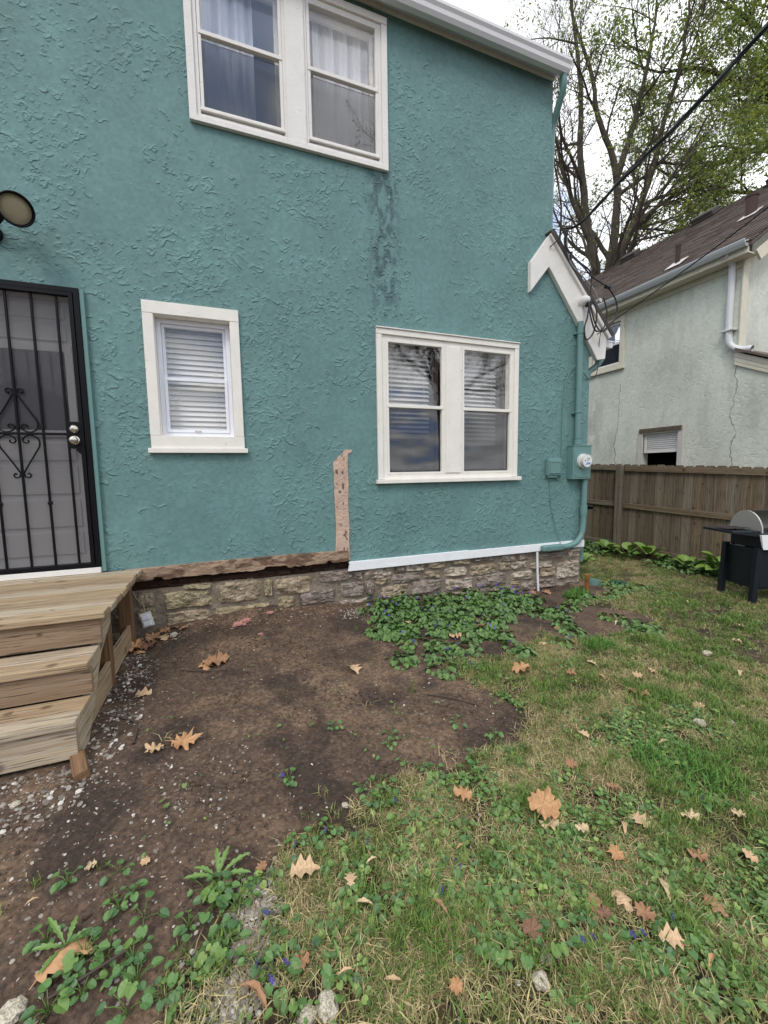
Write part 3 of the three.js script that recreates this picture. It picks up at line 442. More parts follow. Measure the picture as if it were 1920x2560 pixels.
// ------------------------------------------------------------------ things fixed to the wall
{
  // floodlight
  const fl = thing('floodlight', 'round black floodlight on the wall above the door', 'light');
  const dir = V(0.42, -0.42, 0.80).normalize(), q = new THREE.Quaternion().setFromUnitVectors(V(0, 0, 1), dir), at = V(-1.20, 3.17, 0.24);
  const place = (g) => g.applyQuaternion(q).translate(at.x, at.y, at.z);
  const shell = new THREE.LatheGeometry([[0.0, -0.15], [0.035, -0.148], [0.042, -0.11], [0.06, -0.08], [0.085, -0.02], [0.098, 0.02], [0.1, 0.035], [0.09, 0.036], [0.084, 0.012]].map((a) => new THREE.Vector2(...a)), 36).rotateX(Math.PI / 2);
  part('housing', place(shell), M.black, fl);
  const lens = new THREE.LatheGeometry([[0.0, 0.03], [0.03, 0.028], [0.06, 0.022], [0.084, 0.012]].map((a) => new THREE.Vector2(...a)), 36).rotateX(Math.PI / 2);
  part('lens', place(lens), mat(0xb3a98a, 0.25, { bumpMap: gray(64, 64, (i, j) => 0.5 + 0.5 * Math.sin(i * 0.8) * Math.sin(j * 0.8), 6, 6), bumpScale: 0.002 }), fl);
  part('arm', merge([tube([[-1.28, 3.235, 0.13], [-1.33, 3.17, 0.10], [-1.40, 3.12, 0.05]], 0.02, 8), cyl(-1.42, 3.10, 0.02, 0.06, 0.04, 20, 'z')]), M.black, fl);

  // electric meter
  const me = thing('electric_meter', 'teal electric meter box with glass dial and conduits on corner', 'electric meter');
  part('box', bx(3.78, 4.053, 1.29, 1.682, 0.001, 0.10, 0.006), M.tealPaint, me);
  part('box_lip', merge([bx(3.774, 4.059, 1.676, 1.688, 0.001, 0.106, 0.002), bx(3.80, 4.035, 1.31, 1.60, 0.1005, 0.104, 0.002)]), M.tealPaint, me);
  part('knockout', cyl(3.825, 1.345, 0.104, 0.022, 0.004, 20, 'z'), M.tealPaint, me);
  part('ring', cyl(3.915, 1.50, 0.115, 0.086, 0.028, 32, 'z'), M.pvc, me);
  const cv = document.createElement('canvas'); cv.width = cv.height = 256; const x = cv.getContext('2d');
  x.fillStyle = '#dfdfdc'; x.fillRect(0, 0, 256, 256); x.fillStyle = '#2a2f33'; x.fillRect(120, 62, 84, 34); x.fillStyle = '#9fb0a8'; x.fillRect(126, 67, 72, 24); x.fillStyle = '#1d1d20'; x.fillRect(56, 104, 34, 26); x.fillStyle = '#77777a'; for (let i = 0; i < 4; i++) x.fillRect(110, 106 + i * 9, 80 - i * 12, 4);
  x.fillStyle = '#3f74b5'; x.beginPath(); x.moveTo(80, 196); x.quadraticCurveTo(140, 160, 214, 178); x.lineTo(200, 204); x.quadraticCurveTo(140, 186, 84, 214); x.fill(); x.fillStyle = '#d7e3f0'; x.fillRect(96, 150, 108, 22); x.fillStyle = '#3f74b5'; for (let i = 0; i < 6; i++) x.fillRect(100 + i * 17, 154, 10, 14);
  const ct = new THREE.CanvasTexture(cv); ct.colorSpace = THREE.SRGBColorSpace;
  const face = new THREE.CircleGeometry(0.07, 36); face.translate(3.915, 1.50, 0.175); part('dial', face, mat(0xffffff, 0.5, { map: ct }), me);
  part('register', cyl(3.915, 1.5, 0.150, 0.071, 0.046, 32, 'z'), M.pvc, me);
  const dome = new THREE.LatheGeometry([[0.0, 0.215], [0.04, 0.213], [0.066, 0.205], [0.077, 0.192], [0.079, 0.13]].map((a) => new THREE.Vector2(...a)), 36).rotateX(Math.PI / 2); dome.translate(3.915, 1.5, 0); part('glass_cover', dome, M.glass, me);
  const pipe = (pts, r) => tube(pts, r, 12, 60);
  part('riser_conduit', merge([pipe([[3.885, 1.69, 0.05], [3.88, 2.2, 0.05], [3.875, 3.08, 0.05]], 0.034), cyl(3.885, 1.72, 0.05, 0.042, 0.05), cyl(3.885, 1.77, 0.05, 0.039, 0.014), cyl(3.878, 2.07, 0.05, 0.039, 0.02), cyl(3.876, 2.96, 0.05, 0.039, 0.03)]), M.tealPaint, me);
  part('strap', merge([bx(3.82, 3.94, 2.05, 2.075, 0.001, 0.03, 0.002), bx(3.82, 3.935, 2.945, 2.97, 0.001, 0.03, 0.002)]), M.tealPaint, me);
  part('mast', pipe([[3.875, 3.08, 0.05], [3.873, 3.17, 0.05], [3.872, 3.25, 0.055]], 0.033), M.pvc, me);
  const head = new THREE.SphereGeometry(0.062, 20, 14); head.scale(0.9, 0.95, 1.35); head.translate(3.873, 3.29, 0.085); part('weatherhead', head, M.pvc, me);
  part('weatherhead_insert', cyl(3.90, 3.265, 0.13, 0.045, 0.05, 16, 'z'), M.blackRubber, me);
  part('drop_conduit', merge([pipe([[4.015, 1.29, 0.05], [4.015, 1.0, 0.05], [4.01, 0.72, 0.05], [3.985, 0.61, 0.05], [3.91, 0.53, 0.05], [3.81, 0.497, 0.05], [3.67, 0.49, 0.05]], 0.034), cyl(4.015, 1.26, 0.05, 0.026, 0.06), cyl(4.013, 0.92, 0.05, 0.042, 0.10), cyl(4.013, 0.86, 0.05, 0.039, 0.02), cyl(4.0, 1.2, 0.035, 0.012, 0.12)]), M.tealPaint, me);
  part('conduit_body', merge([bx(3.39, 3.70, 0.457, 0.530, 0.016, 0.088, 0.022), bx(3.45, 3.66, 0.466, 0.521, 0.087, 0.096, 0.012), bx(3.47, 3.64, 0.476, 0.511, 0.0955, 0.100, 0.010)]), M.tealPaint, me);

  const jb = thing('telephone_box', 'small teal ridged telephone box on the wall beside the meter', 'utility box');
  part('box', bx(3.455, 3.655, 1.335, 1.535, 0.001, 0.055, 0.012), M.tealPaint, jb);
  part('cover', merge([bx(3.462, 3.648, 1.36, 1.515, 0.0551, 0.066, 0.008), bx(3.475, 3.485, 1.38, 1.50, 0.066, 0.070, 0.002), bx(3.625, 3.635, 1.38, 1.50, 0.066, 0.070, 0.002), bx(3.49, 3.62, 1.49, 1.50, 0.066, 0.070, 0.002)]), M.tealPaint, jb);
  part('base', bx(3.47, 3.60, 1.315, 1.335, 0.001, 0.045, 0.004), M.tealPaint, jb);
  part('cable', merge([tube([[3.60, 1.32, 0.02], [3.64, 1.28, 0.012], [3.68, 1.34, 0.012], [3.69, 1.7, 0.010], [3.695, 2.2, 0.010], [3.73, 2.42, 0.010], [3.80, 2.56, 0.012], [3.84, 2.60, 0.03]], 0.005, 6), tube([[3.52, 1.32, 0.012], [3.55, 1.0, 0.010], [3.62, 0.75, 0.010], [3.68, 0.56, 0.03], [3.71, 0.40, 0.03], [3.86, 0.33, 0.03]], 0.004, 6)]), M.tealPaint, jb);

  const dp = thing('drain_pipe', 'thin white pipe standing against the stone foundation', 'pipe');
  part('pipe', tube([[3.35, 0.455, 0.025], [3.358, 0.2, 0.03], [3.368, gh(3.37, 0.04) - 0.05, 0.04]], 0.0135, 10), mat(0xdedede, 0.35), dp);

  const oc = thing('outlet_box', 'white double outlet cover hanging askew beside the steps', 'outlet');
  const tilt = (g) => g.rotateZ(0.21).translate(-0.655, 0.235, 0.045);
  part('plate', tilt(bx(-0.042, 0.042, -0.06, 0.06, -0.03, 0.0, 0.006)), M.pvc, oc);
  part('flap', tilt(bx(-0.028, 0.028, 0.006, 0.046, 0.0005, 0.014, 0.005)), M.vinyl, oc); part('flap', tilt(bx(-0.028, 0.028, -0.046, -0.006, 0.0005, 0.014, 0.005)), M.vinyl, oc);
  part('cord', tube([[-0.668, 0.295, 0.03], [-0.68, 0.36, 0.01], [-0.72, 0.40, 0.0], [-0.75, 0.47, -0.01]], 0.005, 6), mat(0x8d8876, 0.6), oc);

  // service cable and its drip loops
  const cab = thing('service_cable', 'thick black twisted overhead power cable running to the gable', 'cable');
  const run = [[3.46, 3.93, 0.1], [3.52, 3.97, 0.12], [3.58, 3.955, 0.22], [3.34, 3.895, 0.94], [3.12, 3.84, 1.62], [2.83, 3.765, 2.27], [2.3, 3.68, 3.6], [0.5, 3.9, 8], [-3, 5.2, 17]], crv = new THREE.CatmullRomCurve3(run.slice(1).map((q) => V(...q)), false, 'centripetal');
  const strand = (ph, r, rad) => { const P = []; for (let i = 0; i <= 420; i++) { const t = i / 420, c = crv.getPointAt(t), k = t * 95 + ph; P.push(V(c.x + rad * Math.cos(k), c.y + rad * Math.sin(k), c.z)); } return new THREE.TubeGeometry(new THREE.CatmullRomCurve3(P), 840, r, 6); };
  part('strand', strand(0, 0.0085, 0.008), M.blackRubber, cab); part('strand', strand(2.1, 0.0085, 0.008), M.blackRubber, cab); part('bare_strand', strand(4.2, 0.005, 0.009), mat(0x4c4d50, 0.5), cab);
  part('clevis', merge([tube([[3.40, 3.80, 0.06], [3.46, 3.86, 0.1], [3.53, 3.97, 0.13]], 0.006, 6), cyl(3.55, 3.95, 0.14, 0.016, 0.09, 8)]), M.blackRubber, cab);
  for (const L of [[[3.55, 3.96, 0.14], [3.53, 3.84, 0.13], [3.62, 3.73, 0.13], [3.81, 3.63, 0.13], [3.93, 3.55, 0.13], [4.08, 3.51, 0.12], [4.21, 3.46, 0.12], [4.33, 3.34, 0.12], [4.35, 3.2, 0.12], [4.27, 3.08, 0.13], [4.1, 2.97, 0.14], [3.99, 3.04, 0.15], [3.92, 3.2, 0.15], [3.90, 3.26, 0.15]], [[3.55, 3.94, 0.14], [3.57, 3.81, 0.12], [3.73, 3.69, 0.12], [3.92, 3.60, 0.12], [3.945, 3.5, 0.12], [3.93, 3.38, 0.13], [3.91, 3.27, 0.15]], [[3.89, 3.26, 0.15], [3.86, 3.1, 0.16], [3.82, 2.97, 0.16], [3.85, 2.85, 0.16], [3.93, 2.9, 0.16], [3.99, 3.05, 0.16], [3.99, 3.18, 0.16], [3.94, 3.28, 0.15]], [[3.88, 3.25, 0.15], [3.89, 3.08, 0.18], [3.97, 2.95, 0.18], [4.08, 2.99, 0.18], [4.13, 3.15, 0.18], [4.09, 3.33, 0.16]]]) part('drip_loop', tube(L, 0.0085, 7), M.blackRubber, cab);
  part('splice', merge([cyl(4.19, 3.475, 0.12, 0.022, 0.06, 10, 'x'), cyl(3.63, 3.72, 0.13, 0.016, 0.07, 8)]), M.blackRubber, cab);
  part('neutral_wire', tube([[3.55, 3.94, 0.13], [3.66, 3.68, 0.09], [3.88, 3.54, 0.08], [4.05, 3.45, 0.06], [4.17, 3.36, 0.02]], 0.007, 6), mat(0xb9b9ba, 0.4), cab);
  part('insulator', cyl(4.2, 3.37, 0.0, 0.022, 0.05, 12, 'z'), M.pvc, cab);

  const tc = thing('telephone_cable', 'thin black cable slanting across in front of neighbour wall', 'cable');
  part('wire', tube([[4.06, 2.94, 0.12], [4.2, 3.02, 0.1], [4.3, 3.09, 0.05], [4.05, 3.19, 0.97], [3.66, 3.225, 1.89], [2.9, 3.35, 3.6], [0.5, 4.2, 9], [-3, 5.6, 17]], 0.006, 6, 120), M.blackRubber, tc);
  part('loop', tube([[4.12, 3.02, 0.12], [4.16, 2.88, 0.06], [4.20, 2.66, 0.02], [4.21, 2.52, -0.02], [4.10, 2.46, 0.0], [3.95, 2.52, 0.04]], 0.004, 6), M.blackRubber, tc);
}

// ------------------------------------------------------------------ the neighbour's house
{
  const nb = thing('neighbor_house', 'pale grey stucco neighbour house with brown shingle roof beyond the fence', 'house');
  const X = 8.5, Z0 = -0.92, Z1 = -8.2, EY = 5.08, slope = 0.7, ridgeX = 12.8;
  // wall facing the yard, uv in metres along z
  const side = (pts, holes) => { const g = prism(pts, 0, 0.2, 0, 'x', holes); g.applyMatrix4(new THREE.Matrix4().set(0, 0, 1, X, 0, 1, 0, 0, 1, 0, 0, 0, 0, 0, 0, 1)); g.computeVertexNormals(); const p = g.attributes.position, uv = new Float32Array(p.count * 2); for (let i = 0; i < p.count; i++) { uv[i * 2] = (p.getZ(i) + p.getX(i) - X + 6.9) / 8; uv[i * 2 + 1] = p.getY(i) / 6; } g.setAttribute('uv', new THREE.BufferAttribute(uv, 2)); return g; };
  const wins = [[-4.05, -3.24, 3.74, 4.72], [-2.64, -1.83, 1.2, 2.18]];
  part('wall', side([[Z1, -0.3], [2.6, -0.3], [2.6, 1.55], [-0.45, 3.10], [Z0, 3.36], [Z0, EY + 0.02], [Z1, EY + 0.02]], wins.map((w) => rect(...w).reverse())), M.nbStucco, nb);
  const gabG = prism([[X + 0.201, 3.0], [17.1, 3.0], [17.1, EY], [ridgeX, EY + slope * 4.3], [X + 0.201, EY + 0.14]], Z0 - 0.2, Z0); { const p = gabG.attributes.position, uv = new Float32Array(p.count * 2); for (let i = 0; i < p.count; i++) { uv[i * 2] = p.getX(i) / 8 + 0.3; uv[i * 2 + 1] = p.getY(i) / 6; } gabG.setAttribute('uv', new THREE.BufferAttribute(uv, 2)); }
  part('gable_wall', gabG, M.nbStucco, nb);
  part('far_wall', merge([bx(X, 17.1, -0.3, EY, Z1 - 0.2, Z1, 0), bx(16.9, 17.1, -0.3, EY, Z1, 2.4, 0), bx(X + 0.2, 17.1, -0.3, 1.6, 2.4, 2.6, 0)]), M.room, nb);
  part('inner_floor', merge([bx(X + 0.2, 16.9, 2.7, 2.8, Z1, Z0 - 0.2, 0), bx(X + 2.5, X + 2.6, -0.2, EY, Z1, Z0 - 0.2, 0)]), M.room, nb);
  part('corner_board', bx(X - 0.03, X + 0.12, 3.45, EY, Z0 - 0.0, Z0 + 0.025, 0.004), M.cream, nb);
  // roof deck and its shingle courses
  const ang = Math.atan(slope), ex = X - 0.28, ey = EY + 0.0, len = (ridgeX - ex) / Math.cos(ang);
  const deck = prism([[ex, ey], [ridgeX, ey + slope * (ridgeX - ex)], [17.4, ey], [17.4, ey - 0.06], [ridgeX, ey + slope * (ridgeX - ex) - 0.08], [ex, ey - 0.06]], Z1 - 0.3, Z0 + 0.25);
  part('roof', deck, M.roofDark, nb);
  { const R = mulberry(31), pos = [], col = []; let course = 0;
    for (let d = 0; d < len; d += 0.142, course++) for (let z = Z1 - 0.32 - (course % 2) * 0.15; z < Z0 + 0.27;) {
      const w = 0.26 + 0.1 * R(), z0 = Math.max(z, Z1 - 0.32), z1 = Math.min(z + w - 0.006, Z0 + 0.27); z += w; if (z1 - z0 < 0.02) continue;
      const th = 0.012 + 0.008 * R(), d1 = Math.min(d + 0.17, len), k = 0.75 + 0.5 * R(), c = [0.105 * k, 0.078 * k, 0.062 * k];
      const P = (dd, up, zz) => [ex + Math.cos(ang) * dd - Math.sin(ang) * up, ey + 0.004 + Math.sin(ang) * dd + Math.cos(ang) * up, zz], a = P(d - 0.02, th + 0.004, z0), b = P(d - 0.02, th + 0.004, z1), e = P(d1, 0.003, z1), f = P(d1, 0.003, z0), a2 = P(d - 0.02, 0, z0), b2 = P(d - 0.02, 0, z1);
      for (const t of [[a, b, e], [a, e, f], [a2, b2, b], [a2, b, a]]) for (const q of t) { pos.push(...q); col.push(...c); }
    }
    const g = new THREE.BufferGeometry(); g.setAttribute('position', new THREE.Float32BufferAttribute(pos, 3)); g.setAttribute('color', new THREE.Float32BufferAttribute(col, 3)); g.computeVertexNormals(); g.setAttribute('uv', new THREE.Float32BufferAttribute(new Float32Array(pos.length / 3 * 2), 2));
    part('shingles', g, Object.assign(M.shingle, { side: THREE.DoubleSide }), nb).userData.kind = 'stuff'; }
  const onRoof = (d, z) => V(ex + Math.cos(ang) * d, ey + Math.sin(ang) * d, z);
  for (const [z, w] of [[-6.35, 0.5], [-4.15, 0.55], [-2.45, 0.55]]) { const v = part('roof_vent', merge([new RoundedBoxGeometry(0.34, 0.12, w, 1, 0.03), new RoundedBoxGeometry(0.42, 0.03, w + 0.1, 1, 0.01).translate(0, -0.06, 0)]), mat(0x3a3530, 0.7), nb); v.position.copy(onRoof(len - 0.35, z)).add(V(-0.04, 0.1, 0)); v.rotation.z = ang; }
  for (const [d, z, r, h, c] of [[0.75, -2.3, 0.045, 0.42, 0x3a2a24], [2.3, -1.75, 0.10, 0.42, 0x44302a], [0.7, -4.6, 0.05, 0.40, 0x2b2622]]) { const p0 = onRoof(d, z); part('vent_pipe', merge([cyl(0, h / 2 - 0.05, 0, r, h, 14), cyl(0, h - 0.05, 0, r * 1.12, 0.04, 14)]), mat(c, 0.8), nb).position.copy(p0); const fl = part('flashing', new RoundedBoxGeometry(0.34, 0.012, 0.3, 1, 0.004), mat(0xcfcac4, 0.5), nb); fl.position.copy(p0).add(V(-0.03, 0.03, 0)); fl.rotation.z = ang; }
  const gp = [[0, 0.11], [0, 0], [0.07, 0], [0.10, 0.05], [0.115, 0.09], [0.115, 0.11], [0.10, 0.11], [0.10, 0.095], [0.06, 0.012], [0.012, 0.012], [0.012, 0.11]];
  part('gutter', prism(gp.map(([a, b]) => [ex - a + 0.0, ey - 0.07 + b]).reverse(), Z1 - 0.3, Z0 + 0.2), mat(0xb9bdbb, 0.45), nb);
  part('fascia', bx(ex + 0.005, ex + 0.03, ey - 0.16, ey - 0.062, Z1 - 0.3, Z0 + 0.2, 0.002, 'z'), M.cream, nb);
  part('soffit', bx(ex + 0.03, X, ey - 0.16, ey - 0.14, Z1, Z0 + 0.2, 0), M.cream, nb);
  part('frieze', bx(X - 0.02, X - 0.001, ey - 0.26, ey - 0.165, Z1, Z0, 0.003, 'z'), M.cream, nb);
  part('rake_board', prism([[X - 0.12, EY - 0.12], [ridgeX, EY + slope * (ridgeX - X + 0.12) - 0.12], [ridgeX, EY + slope * (ridgeX - X + 0.12) - 0.34], [X + 0.02, EY - 0.24]], Z0 + 0.20, Z0 + 0.235, 0.003), M.cream, nb);
  const ds = [[ex - 0.04, ey - 0.06, Z0 - 0.14], [X - 0.08, ey - 0.16, Z0 - 0.14], [X - 0.06, ey - 0.3, Z0 - 0.14], [X - 0.055, 3.72, Z0 - 0.13], [X - 0.05, 3.55, Z0 - 0.10], [X - 0.03, 3.44, Z0 + 0.02], [X - 0.02, 3.40, Z0 + 0.22]];
  part('downspout', tube(ds, 0.055, 8, 80), mat(0xd6d8d8, 0.4), nb);
  part('downspout_strap', bx(X - 0.125, X - 0.0, 3.78, 3.81, Z0 - 0.24, Z0 - 0.03, 0.004), M.pvc, nb);
  // lean-to roof below the gable
  part('lean_to_roof', fixN(prism([[Z0 + 0.001, 3.425], [2.7, 1.605], [2.7, 1.645], [Z0 + 0.001, 3.465]], X - 0.1, 16.9).applyMatrix4(new THREE.Matrix4().set(0, 0, 1, 0, 0, 1, 0, 0, 1, 0, 0, 0, 0, 0, 0, 1))), M.roofDark, nb);
  for (const [a, b] of [[0, 0.085], [0.09, 0.16], [0.165, 0.22]]) { const g = prism([[Z0 - 0.03, 3.41 - a], [2.7, 1.595 - a], [2.7, 1.595 - b], [Z0 - 0.03, 3.41 - b]], X - 0.035 - 0.02 * (0.2 - a), X - 0.002, 0.002).applyMatrix4(new THREE.Matrix4().set(0, 0, 1, 0, 0, 1, 0, 0, 1, 0, 0, 0, 0, 0, 0, 1)); g.computeVertexNormals(); part('eave_board', g, M.cream, nb); }
  // its windows
  const flip = (g) => { g.applyMatrix4(new THREE.Matrix4().set(0, 0, -1, X, 0, 1, 0, 0, 1, 0, 0, 0, 0, 0, 0, 1)); g.computeVertexNormals(); return uvm(g, 'y', 0.4); };   // drawn as (z, y, outwards)
  const fr = (g, name, z0, z1, y0, y1, a, b, w, m) => part(name, flip(prism(rect(z0, z1, y0, y1), a, b, 0, 'x', [rect(z0 + w, z1 - w, y0 + w, y1 - w).reverse()])), m, g);
  const w1 = holder('window', nb);
  fr(w1, 'casing', -4.13, -3.16, 3.68, 4.80, 0.001, 0.035, 0.09, M.cream); fr(w1, 'sash', -4.03, -3.26, 3.77, 4.71, -0.08, -0.02, 0.05, M.trimOld);
  part('meeting_rail', flip(bx(-3.98, -3.31, 4.22, 4.26, -0.07, -0.015, 0)), M.trimOld, w1); part('pane', flip(bx(-3.98, -3.31, 3.82, 4.66, -0.05, -0.046, 0)), M.glassWavy, w1); part('screen', flip(bx(-3.98, -3.31, 3.82, 4.22, -0.04, -0.039, 0)), M.screen, w1); part('sill', flip(bx(-4.16, -3.13, 3.64, 3.68, 0.001, 0.06, 0)), M.cream, w1);
  const w2 = holder('window', nb), peel = mat(0xc9c5bd, 0.9, { map: pvC, bumpMap: pvB, bumpScale: 0.008 });
  fr(w2, 'casing', -2.71, -1.76, 1.1, 2.22, 0.001, 0.03, 0.10, peel); part('casing', flip(bx(-2.68, -1.79, 2.15, 2.235, 0.031, 0.05, 0)), M.fence[2], w2, 'bare grey weathered head board'); fr(w2, 'sash', -2.60, -1.87, 1.72, 2.12, -0.08, -0.02, 0.04, M.trimOld);
  for (let y = 1.77, k = 0; y < 2.07; y += 0.042, k++) { const s = new THREE.BoxGeometry(0.02, 0.03, 0.66); s.rotateZ(0.5); s.translate(X + 0.04, y, -2.235); part('slat', s, M.blind, w2); }
}

// ------------------------------------------------------------------ fence
{
  const fc = thing('wooden_fence', 'weathered brown dog-eared plank fence between the two yards', 'fence'), R = mulberry(88);
  const fx = (z) => 6.42 + 0.083 * (z + 1.38), fy = (z) => -0.1 - 0.0366 * (z + 1.38), rot = Math.atan(0.083);
  const variants = [0, 1, 2, 3].map((k) => { const w = 0.132, h = 1.60, c = 0.022; const g = prism([[-w / 2, 0], [w / 2, 0], [w / 2, h - c], [w / 2 - c, h], [-w / 2 + c, h], [-w / 2, h - c]], 0, 0.016, 0.0015, 'y'); g.translate(0, 0, 0); const p = g.attributes.uv; for (let i = 0; i < p.count; i++) p.setXY(i, p.getX(i) + k * 0.63, p.getY(i) + k * 0.147); return g; });
  for (let z = -5.2, k = 0; z < 2.6; z += 0.1385, k++) { const m = part('plank', variants[(R() * 4) | 0], M.fence[(R() * 4) | 0], fc); m.position.set(fx(z) + 0.004 * (R() - 0.5), fy(z) - 0.03 + 0.014 * (R() - 0.5), z); m.rotation.set(0, Math.PI / 2 + rot, 0.004 * (R() - 0.5)); m.rotation.order = 'YXZ'; }
  const rail = (z0, z1, h, hh, out, m) => { const L = z1 - z0, g = uvm(new RoundedBoxGeometry(0.036, hh, L, 1, 0.004), 'z', R() * 3), zc = (z0 + z1) / 2, o = part('rail', g, m, fc); o.position.set(fx(zc) - out, fy(zc) + h, zc); o.rotation.y = rot; o.rotation.x = Math.atan(0.0366); o.rotation.order = 'YXZ'; };
  for (const [a, b] of [[-5.2, -3.86], [-3.83, -1.43], [-1.33, 1.07], [1.12, 2.6]]) for (const h of [1.50, 0.87, 0.16]) rail(a, b, h + (a < -2 ? 0.01 : 0), 0.085, 0.022, M.fence[a < -2 ? 0 : 3]);
  for (const z of [-3.85, -1.38, 1.09]) { const g = bx(-0.045, 0.045, -0.3, 1.56, -0.045, 0.045, 0.005, 'y', R() * 3), o = part('post', g, M.fence[0], fc); o.position.set(fx(z) - 0.085, fy(z), z); o.rotation.y = rot; }
  for (const z of [-1.2, 0.4, 1.6]) { const o = part('nail_head', cyl(0, 0, 0, 0.006, 0.006, 8, 'x'), M.steel, fc); o.position.set(fx(z) - 0.044, fy(z) + 1.5, z); }
}

// ------------------------------------------------------------------ grill
{
  const gr = thing('gas_grill', 'dark gas grill with side shelf standing on the lawn by fence', 'grill');
  gr.position.set(5.30, gh(5.3, 1.1) - 0.005, 1.15); gr.rotation.y = -0.37;
  const dark = mat(0x1b2028, 0.45, { metalness: 0.3 }), pale = mat(0xd8d6d4, 0.35);
  for (const [x, z] of [[0.0, 0.0], [0.62, 0.0], [0.0, -0.42], [0.62, -0.42]]) part('leg', uvm(prism([[x - 0.025, 0], [x + 0.03, 0], [x + 0.055, 0.62], [x + 0.0, 0.62]], z - 0.025, z + 0.025, 0.003)), dark, gr);
  part('cabinet', bx(0.03, 0.66, 0.16, 0.60, -0.40, -0.012, 0.006), dark, gr); part('door_panel', bx(0.06, 0.34, 0.18, 0.58, -0.012, 0.004, 0.006), dark, gr); part('door_panel', bx(0.35, 0.63, 0.18, 0.58, -0.012, 0.004, 0.006), dark, gr);
  part('control_panel', prism([[-0.03, 0], [-0.01, 0.02], [0.03, 0.15], [0.0, 0.15]], 0, 0.66, 0.002).applyMatrix4(new THREE.Matrix4().set(0, 0, 1, 0.03, 0, 1, 0, 0.61, -1, 0, 0, 0.03, 0, 0, 0, 1)), pale, gr);
  for (const x of [0.2, 0.36, 0.52]) part('burner_knob', cyl(x, 0.69, 0.06, 0.026, 0.03, 18, 'z'), M.black, gr);
  part('firebox', bx(0.05, 0.68, 0.60, 0.78, -0.40, 0.0, 0.02), dark, gr);
  const lid = new THREE.CylinderGeometry(0.24, 0.24, 0.62, 28, 1, false, Math.PI * 0.5, Math.PI); lid.rotateZ(Math.PI / 2); lid.scale(1, 0.95, 0.86); lid.rotateX(0); lid.translate(0.365, 0.78, -0.2); part('lid', lid, mat(0xbfbab2, 0.3, { metalness: 0.6, side: THREE.DoubleSide }), gr);
  { const L = []; for (let k = 0; k <= 16; k++) { const a = k / 16 * Math.PI; L.push([-0.2 + 0.21 * Math.cos(a), 0.78 + 0.23 * Math.sin(a)]); } part('lid_side', fixN(prism(L, 0.045, 0.06).applyMatrix4(new THREE.Matrix4().set(0, 0, 1, 0, 0, 1, 0, 0, 1, 0, 0, 0, 0, 0, 0, 1))), mat(0xbfbab2, 0.35, { metalness: 0.5 }), gr); }
  part('lid_handle', tube([[0.16, 0.86, 0.02], [0.16, 0.87, 0.06], [0.56, 0.87, 0.06], [0.56, 0.86, 0.02]], 0.011, 8), M.steel, gr);
  part('side_shelf', prism([[-0.255, 0.80], [-0.255, 0.775], [0.03, 0.735], [0.05, 0.735], [0.05, 0.80]], -0.42, -0.01, 0.004), dark, gr); part('side_shelf', bx(0.68, 0.95, 0.76, 0.80, -0.42, -0.01, 0.006), dark, gr);
  const pan = thing('folded_grill_cloth', 'crumpled dark cloth lying on the side shelf of grill', 'cloth'); pan.position.copy(gr.position); pan.rotation.copy(gr.rotation);
  { const P = new THREE.PlaneGeometry(0.24, 0.2, 14, 12); const p = P.attributes.position; for (let i = 0; i < p.count; i++) p.setZ(i, 0.014 + 0.05 * Math.max(0, fbm(p.getX(i) * 14 + 3, p.getY(i) * 14, 3, 8) - 0.35) * (Math.abs(p.getX(i)) < 0.11 ? 1 : 0.2)); P.rotateX(-Math.PI / 2); P.translate(-0.10, 0.80, -0.2); P.computeVertexNormals(); part('cloth', P, mat(0x2b211e, 0.9, { side: THREE.DoubleSide }), pan); }
}

// ------------------------------------------------------------------ small things by the corner
{
  const s = thing('wooden_stake', 'short orange wooden stake driven into soil near the house corner', 'stake'); part('stake', prism([[-0.028, -0.1], [0.028, -0.1], [0.028, 0.2], [0.012, 0.212], [-0.02, 0.206], [-0.028, 0.2]], -0.012, 0.012, 0.003, 'y'), mat(0xd59a63, 0.8, { map: wsC, bumpMap: wsB, bumpScale: 0.002 }), s); s.position.set(3.89, gh(3.89, 0.25), 0.25); s.rotation.set(0.03, 0.15, 0.03);
  const lid = (name, label, x, z, r, c) => { const o = single(name, merge([cyl(0, 0.03, 0, r, 0.05, 24, 'y', r * 0.9), cyl(0, 0.058, 0, r * 0.5, 0.012, 20)]), mat(c, 0.5), label, 'valve lid'); o.position.set(x, gh(x, z) - 0.01, z); };
  lid('valve_lid', 'dark green round valve lid half hidden among plants', 4.56, 0.12, 0.10, 0x1d4a3c); lid('valve_lid', 'pale green round lid between the stake and foundation', 4.20, 0.06, 0.085, 0x55756b);
  const hk = thing('hose_bracket', 'small black hose bracket sticking out past the house corner', 'bracket'); part('arm', tube([[4.06, 0.93, -0.12], [4.18, 0.95, -0.1], [4.27, 0.93, -0.08]], 0.02, 8), M.black, hk); part('cup', cyl(4.25, 0.925, -0.08, 0.04, 0.035, 14, 'y', 0.05), M.black, hk);
}

